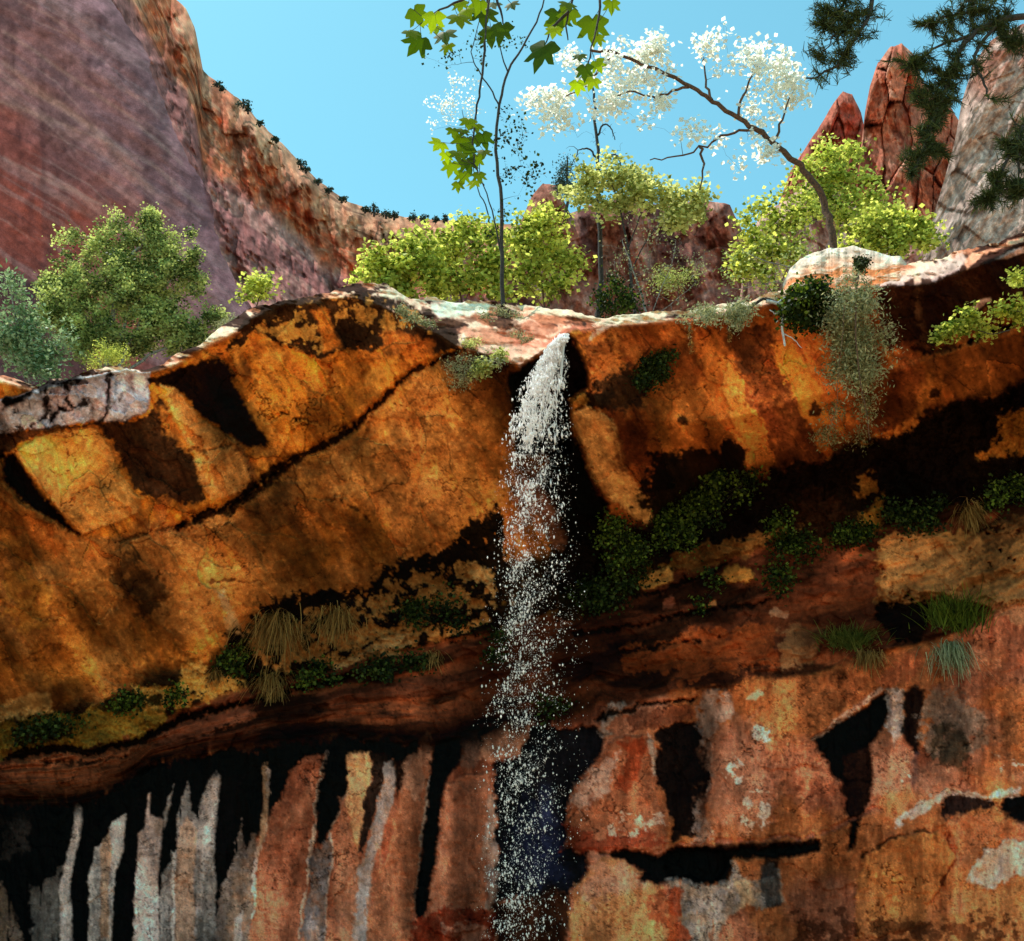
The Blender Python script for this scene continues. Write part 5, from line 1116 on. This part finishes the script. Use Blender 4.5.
face_plant('low_shrub', 'sparse grey tuft on the sunlit cap rock, nearest the left', 'shrub', [(412,318,10,5),(424,324,12,4),(402,312,6,4)], M['grey'], 50, 16, .05, SLIM, .04, off=.2, group='tufts on the cap rock')
face_plant('low_shrub', 'sparse grey tuft in the middle of the sunlit cap rock', 'shrub', [(502,312,14,5),(488,318,10,5),(516,316,10,5)], M['grey'], 60, 18, .05, SLIM, .05, off=.2, group='tufts on the cap rock')
face_plant('low_shrub', 'small grey tuft on the cap rock just left of the spout', 'shrub', [(526,340,8,4),(518,336,6,3)], M['grey'], 30, 16, .045, SLIM, .04, off=.2, group='tufts on the cap rock')
face_plant('low_shrub', 'little tuft under the cap rock edge above the wiry clump', 'shrub', [(468,345,8,3),(476,342,5,3)], M['lemon'], 26, 14, .045, SLIM, .04, off=.2, group='tufts on the cap rock')
face_plant('moss_clump', 'dark trailing plant on the orange face right of the fall', 'plant', [(654,362,12,10),(648,376,10,12),(662,372,8,8),(668,355,6,6)], M['dark'], 110, 30, .045, RHOMB, .06, off=.12, droop=.4)
for u, v, n in ((690,330,14),(728,320,10)):
    face_plant('hanging_root', 'thin dry root hanging from the grassy lip, %s' % ('left one' if u == 690 else 'right one'), 'root', [(u,v,2,12),(u + 1,v + 14,2,8)], M['straw'], 20, 8, .04, SLIM, .015, off=.2, droop=1, group='dry roots hanging from the lip')
face_plant('leafy_branch', 'leafy twig reaching in front of the orange rock at the right', 'branch', [(948,332,10,7),(962,326,12,7),(976,322,10,6),(984,332,8,5),(940,338,6,6),(970,314,6,4)], M['bright'], 56, 14, .065, RHOMB, .06, off=.6, stems=[[(1010,330,-.2),(992,334,-.1),(975,330,0),(955,330,0),(940,336,0)]])
face_plant('leafy_branch', 'leafy twig at the right edge, just above the other one', 'branch', [(1014,306,10,6),(1002,310,8,4),(1020,316,8,5),(1026,300,8,5)], M['bright'], 40, 14, .06, RHOMB, .06, off=.6, stems=[[(1050,312,-.2),(1024,312,0),(1004,310,0)]])
face_plant('leafy_branch', 'tiny leafy sprig at the right edge under the lip', 'branch', [(1016,276,5,5),(1022,282,5,4)], M['bright'], 14, 14, .06, RHOMB, .05, off=.5, stems=[[(1040,280,0),(1018,278,0)]])
# seam plants
SP = [([(742,478,18,10),(724,492,22,14),(700,500,22,14),(680,512,20,16),(664,528,16,16),(716,474,12,10),(752,488,10,8),(700,520,16,10),(684,540,12,10)], 'fern_clump', 'largest dark fern thicket in the seam, right of the fall', 'fern', 'fern', 620),
      ([(618,520,14,14),(610,535,12,12),(628,545,16,12),(640,556,16,10),(606,512,7,8),(650,545,10,8),(622,560,16,8)], 'fern_clump', 'fern clump just right of the falling water', 'fern', 'fern', 300),
      ([(600,590,20,10),(620,584,16,8),(586,600,14,10),(610,604,20,8),(640,578,16,6)], 'moss_clump', 'low dark green mat under the ferns, right of the fall', 'moss', 'dark', 260),
      ([(790,545,14,8),(776,550,10,6),(804,538,10,7),(815,548,8,6),(800,556,12,5)], 'fern_clump', 'bright fern clump in the seam under the gold streak', 'fern', 'fern', 150),
      ([(780,522,6,5),(786,516,4,4),(772,530,5,4)], 'fern_clump', 'small fern sprig above the bright clump', 'fern', 'fern', 34),
      ([(852,530,12,7),(862,536,10,6),(842,536,8,6),(870,528,6,5)], 'fern_clump', 'compact fern clump left of the dry tuft', 'fern', 'fern', 130),
      ([(905,515,16,9),(890,506,10,8),(922,522,14,10),(932,512,10,9),(942,528,10,7),(910,530,12,6)], 'fern_clump', 'spreading leafy clump left of the right hand dry grass', 'fern', 'dark', 190),
      ([(1000,492,14,8),(1014,484,12,8),(990,502,10,6),(1020,498,10,5)], 'fern_clump', 'leafy clump at the right edge of the seam', 'fern', 'fern', 120),
      ([(778,572,8,6),(790,580,6,5),(782,590,5,4),(770,580,5,5)], 'fern_clump', 'little fern below the seam in the red beds', 'fern', 'fern', 50),
      ([(232,658,8,6),(242,652,7,6),(226,664,6,5),(248,664,7,6),(236,668,7,4)], 'fern_clump', 'small leafy clump left of the dry brown grass', 'fern', 'fern', 90),
      ([(440,606,14,10),(424,614,16,10),(456,622,14,8),(405,606,12,10),(450,596,10,8)], 'moss_clump', 'dark mossy clump left of the fall', 'moss', 'dark', 160),
      ([(380,668,20,7),(400,664,16,7),(420,660,14,6),(362,674,10,6)], 'moss_clump', 'grey green mossy clump under the pale knob of rock', 'moss', 'dark', 130),
      ([(318,672,12,7),(330,678,10,5),(306,680,8,5)], 'moss_clump', 'dark green tuft below the second dry grass clump', 'moss', 'fern', 70),
      ([(126,700,8,4),(118,704,6,4),(136,698,5,3)], 'moss_clump', 'green moss spot on the yellow band, far left', 'moss', 'fern', 50),
      ([(56,726,18,5),(40,730,14,5),(74,722,12,5),(20,732,10,5)], 'moss_clump', 'dark moss strip on the yellow band at the left edge', 'moss', 'dark', 90),
      ([(176,690,5,5),(174,700,4,4)], 'moss_clump', 'small green moss spot right of the yellow band', 'moss', 'fern', 24),
      ([(555,705,10,6),(546,712,8,5)], 'moss_clump', 'faint moss behind the falling water', 'moss', 'dark', 40),
      ([(495,655,10,8),(500,640,8,8)], 'moss_clump', 'dark moss at the left side of the falling water', 'moss', 'dark', 50),
      ([(718,582,8,4),(706,576,6,4),(700,606,5,3)], 'fern_clump', 'thin green sprigs in the red beds left of the little fern', 'fern', 'fern', 30)]
for bl, nm, lb, ct, mt, n in SP:
    face_plant(nm, lb, ct, bl, M[mt], int(n * .8), 13, .06, RHOMB, .09, group=G if nm == 'fern_clump' else 'moss patches on the damp rock', off=.10, droop=.1)
def tuft(label, u, v, w, h, mat, n, droop, group='grass tufts on the ledges', up=0.0, mat2=None):
    Yb = on(u, v, .06); e = empty('grass_tuft', W(u, v, Yb)); tag(e, label, 'grass', group)
    m = ppm(Yb, v); V = []; T = []
    for q in range(n):
        a = W(u + (R.rand() - .5) * 2 * w, v + (R.rand() - .5) * h * .35, 0); 
        uu = u + R.normal() * w * .5; vv = v + R.normal() * h * .22; b = W(uu, vv, on(uu, vv, .02))
        L = h / m * (.35 + .9 * R.rand()); d = np.array((R.normal() * .5 + (uu - u) / w * .25, -.55 + R.normal() * .25, up + R.normal() * .2)); s = np.linspace(0, 1, 5)
        p = b[None] + L * (d[None] * s[:, None] + np.array((0, 0, -droop))[None] * (s[:, None] ** 1.6)); wd = .008 * (1 - s * .85) + .001
        side = np.cross(d, (0, 0, 1)); side = side / (np.linalg.norm(side) + 1e-6)
        tt = R.rand()
        for k in range(4):
            V += [p[k] - side * wd[k], p[k] + side * wd[k], p[k + 1] + side * wd[k + 1], p[k + 1] - side * wd[k + 1]]; T.append(tt)
    leaf_obj('blades', np.array(V), np.array(T), mat, e)
    return e
tuft('dry brown grass curtain in the dark hollow, leftmost of the large ones', 276, 622, 22, 30, M['straw'], 420, 1.1)
tuft('tall golden dry grass tuft right of the brown grass curtain', 335, 616, 16, 24, M['straw'], 320, 1.0)
tuft('short golden dry grass tuft below the brown grass curtain', 272, 678, 13, 22, M['straw'], 260, 1.0)
tuft('pale dry grass beard hanging under the pale knob of rock', 432, 655, 10, 16, M['straw'], 110, .9)
tuft('dry straw tuft in the seam near the right edge', 970, 508, 9, 22, M['straw'], 220, 1.2)
tuft('green grass tuft on the ledge, left of the bigger one', 848, 642, 24, 20, M['grass'], 520, .5, up=.8)
tuft('straw coloured fringe under the left green grass tuft', 868, 654, 12, 16, M['straw'], 260, .9)
tuft('largest green grass tuft on the right hand ledge', 956, 622, 26, 26, M['fern'], 620, .4, up=1.0)
tuft('pale dry grass skirt under the largest green tuft', 950, 648, 17, 24, M['grey'], 340, 1.0)
tuft('thin straw tuft far left on the yellow band', 215, 672, 5, 12, M['straw'], 110, .9)

# ------------------------------------------------------------------ little trees on the far skyline
sk = [(243,99,7),(248,105,5),(276,138,5),(301,161,7),(306,168,5),(329,190,4),(342,198,6),(365,208,5),(374,203,8),(386,212,6),(394,214,5),(413,213,5),(425,214,4),(436,216,3),(445,214,3),(463,216,7),(217,86,4),(222,90,3),(260,122,3),(318,180,4)]
rs_ = curve(RS)
for i, (u, v, s) in enumerate(sk):
    Y = 163; yb = rs_(u) + 2; e = empty('skyline_tree', W(u, yb, Y)); m = ppm(Y, v)
    place = ['just above the steepest slope', 'right beside the first skyline tree', 'alone at the bend of the ridge', 'tallest on the middle slope', 'tucked below the middle slope tree', 'tiny on the lower slope', 'on the lower slope before the flat top', 'at the left end of the flat top', 'tallest on the flat top, with a visible trunk', 'right of the tallest flat top tree', 'small on the flat top right of centre', 'low on the pale flat rim', 'very small on the pale rim', 'a dot on the pale rim', 'last dot before the lone round tree', 'round and alone above the right end of the ridge', 'high up on the steep orange edge', 'just under the high one on the steep edge', 'tiny between the bend and the steep slope', 'between the middle slope and the lower slope'][i]
    tag(e, 'dark little skyline tree, ' + place, 'tree', 'little trees along the far ridge')
    mb = MBd(); top = W(u + R.normal() * .6, min(v, yb - 2), Y); b0 = W(u, yb + 3, Y); mb.tube(np.stack([b0, (b0 + top) / 2 + R.normal(size=3) * .1, top]), [.22, .16, .08], 5); mb.obj('trunk', BK['dark'], e)
    s *= .7 + .5 * R.rand(); h_ = yb - v; bl = [(u, v + h_ * .35, s * (.5 + .3 * R.rand()), s * .5), (u - s * .5, yb - h_ * .25, s * .5, s * .3), (u + s * .55, yb - h_ * .3, s * .4, s * .3), (u + s * (R.rand() - .5), yb - 1, s * .8, s * .25)]
    t, k, r = blob_points(bl, Y, 26, .8, .4); C = np.repeat(t, 7, 0) + R.normal(size=(26 * 7, 3)) * .16
    leaf_obj('crown', leaves(C, .30 * (.6 + R.rand(len(C))), RHOMB), R.rand(len(C)), M['distant'], e)

# ------------------------------------------------------------------ waterfall
def water_mats():
    m, nt = new_mat('white_water'); L = nt.links.new
    o = N(nt, 'ShaderNodeOutputMaterial'); b = N(nt, 'ShaderNodeBsdfPrincipled'); b.inputs['Base Color'].default_value = (1, .95, .94, 1); b.inputs['Roughness'].default_value = .15; b.inputs['Specular IOR Level'].default_value = .8
    t = N(nt, 'ShaderNodeBsdfTranslucent'); t.inputs[0].default_value = (1, .96, .95, 1); mx = N(nt, 'ShaderNodeMixShader'); mx.inputs[0].default_value = .5
    L(b.outputs[0], mx.inputs[1]); L(t.outputs[0], mx.inputs[2]); L(mx.outputs[0], o.inputs[0]); return m
wm = water_mats()
def waterfall():
    Yf = surfY(560, 338) - .8
    e = empty('waterfall', W(560, 338, Yf)); tag(e, 'thin waterfall spilling off the lip and breaking into white drops', 'waterfall')
    cl = curve([(335,566),(345,557),(400,541),(460,536),(520,538),(600,536),(700,533),(800,531),(960,527)]); hw = curve([(335,3),(345,8),(400,24),(460,31),(520,35),(600,41),(700,45),(800,44),(960,42)])
    def Yd(v): return Yf - .25 * np.clip((v - 335) / 120, 0, 1)
    # torn ribbons at the top
    mb = MBd()
    for q in range(70):
        v0 = 337 + R.rand() ** 1.3 * 95; x = np.clip(R.normal() * .38 - .1, -.95, .95); n = 8; ln = 8 + R.rand() * 22
        vs = np.linspace(v0, v0 + ln, n); u = cl(vs) + x * hw(vs) + R.normal(size=n) * .5
        p = W(u, vs, Yd(vs) + R.normal() * .08); r = (.002 + .004 * R.rand()) * np.sin(np.linspace(.25, math.pi - .1, n)) + .002
        mb.tube(p, r, 5)
    for q in range(26):
        v0 = 334 + R.rand() * 8; x = (R.rand() - .5) * 1.7; vs = np.linspace(v0, v0 + 26 + R.rand() * 20, 9)
        p = W(cl(vs) + x * hw(vs), vs, Yd(vs)); mb.tube(p, np.linspace(.022, .008, 9), 6)
    mb.obj('stream', wm, e)
    # drops
    nD = 42000; v = 338 + (R.rand(nD) ** 2.0) * 645; x = R.normal(size=nD) * .52
    left = R.rand(nD) < .45; x = np.where(left, -.42 + R.normal(size=nD) * .26, x); ok = abs(x) < 1.25
    clump = np.sin(v * .11 + x * 5) * .08; u = cl(v) + (x + clump) * hw(v)
    v, u = v[ok], u[ok]; n = len(v)
    dm_ = fbm(u, v, 12, 3, 4); keep = ((dm_ > .46) | (R.rand(n) < .3)) & (R.rand(n) < np.interp(v, [340, 480, 620, 760, 960], [1, .85, .8, .7, .7])); u, v = u[keep], v[keep]; n = len(u)
    Pc = W(u, v, Yd(v) + R.normal(size=n) * .22)
    rad = (.0022 + .011 * R.rand(n) ** 7.0) * (1 + .45 * (v < 440)); st = 1.0 + 1.3 * R.rand(n) + (R.rand(n) < .25) * (v < 520) * 4 * R.rand(n)
    OCT = np.array([(0, 0, 1), (1, 0, 0), (0, 1, 0), (-1, 0, 0), (0, -1, 0), (0, 0, -1)], float); FO = np.array([(0, 1, 2), (0, 2, 3), (0, 3, 4), (0, 4, 1), (5, 2, 1), (5, 3, 2), (5, 4, 3), (5, 1, 4)])
    sc = np.stack([rad, rad, rad * st], -1); V = (Pc[:, None] + OCT[None] * sc[:, None]).reshape(-1, 3); Fc = (FO[None] + (np.arange(n) * 6)[:, None, None]).reshape(-1, 3)
    me = bpy.data.meshes.new('drops'); me.vertices.add(len(V)); me.vertices.foreach_set('co', V.astype(np.float32).reshape(-1)); me.loops.add(Fc.size); me.loops.foreach_set('vertex_index', Fc.reshape(-1).astype(np.int32))
    me.polygons.add(len(Fc)); me.polygons.foreach_set('loop_start', (np.arange(len(Fc)) * 3).astype(np.int32)); me.polygons.foreach_set('loop_total', np.full(len(Fc), 3, np.int32)); me.update(calc_edges=True)
    me.polygons.foreach_set('use_smooth', np.ones(len(Fc), bool)); me.materials.append(wm)
    o = bpy.data.objects.new('spray', me); col.objects.link(o); o.parent = e; o.matrix_parent_inverse = e.matrix_world.inverted(); o['kind'] = 'stuff'
waterfall()
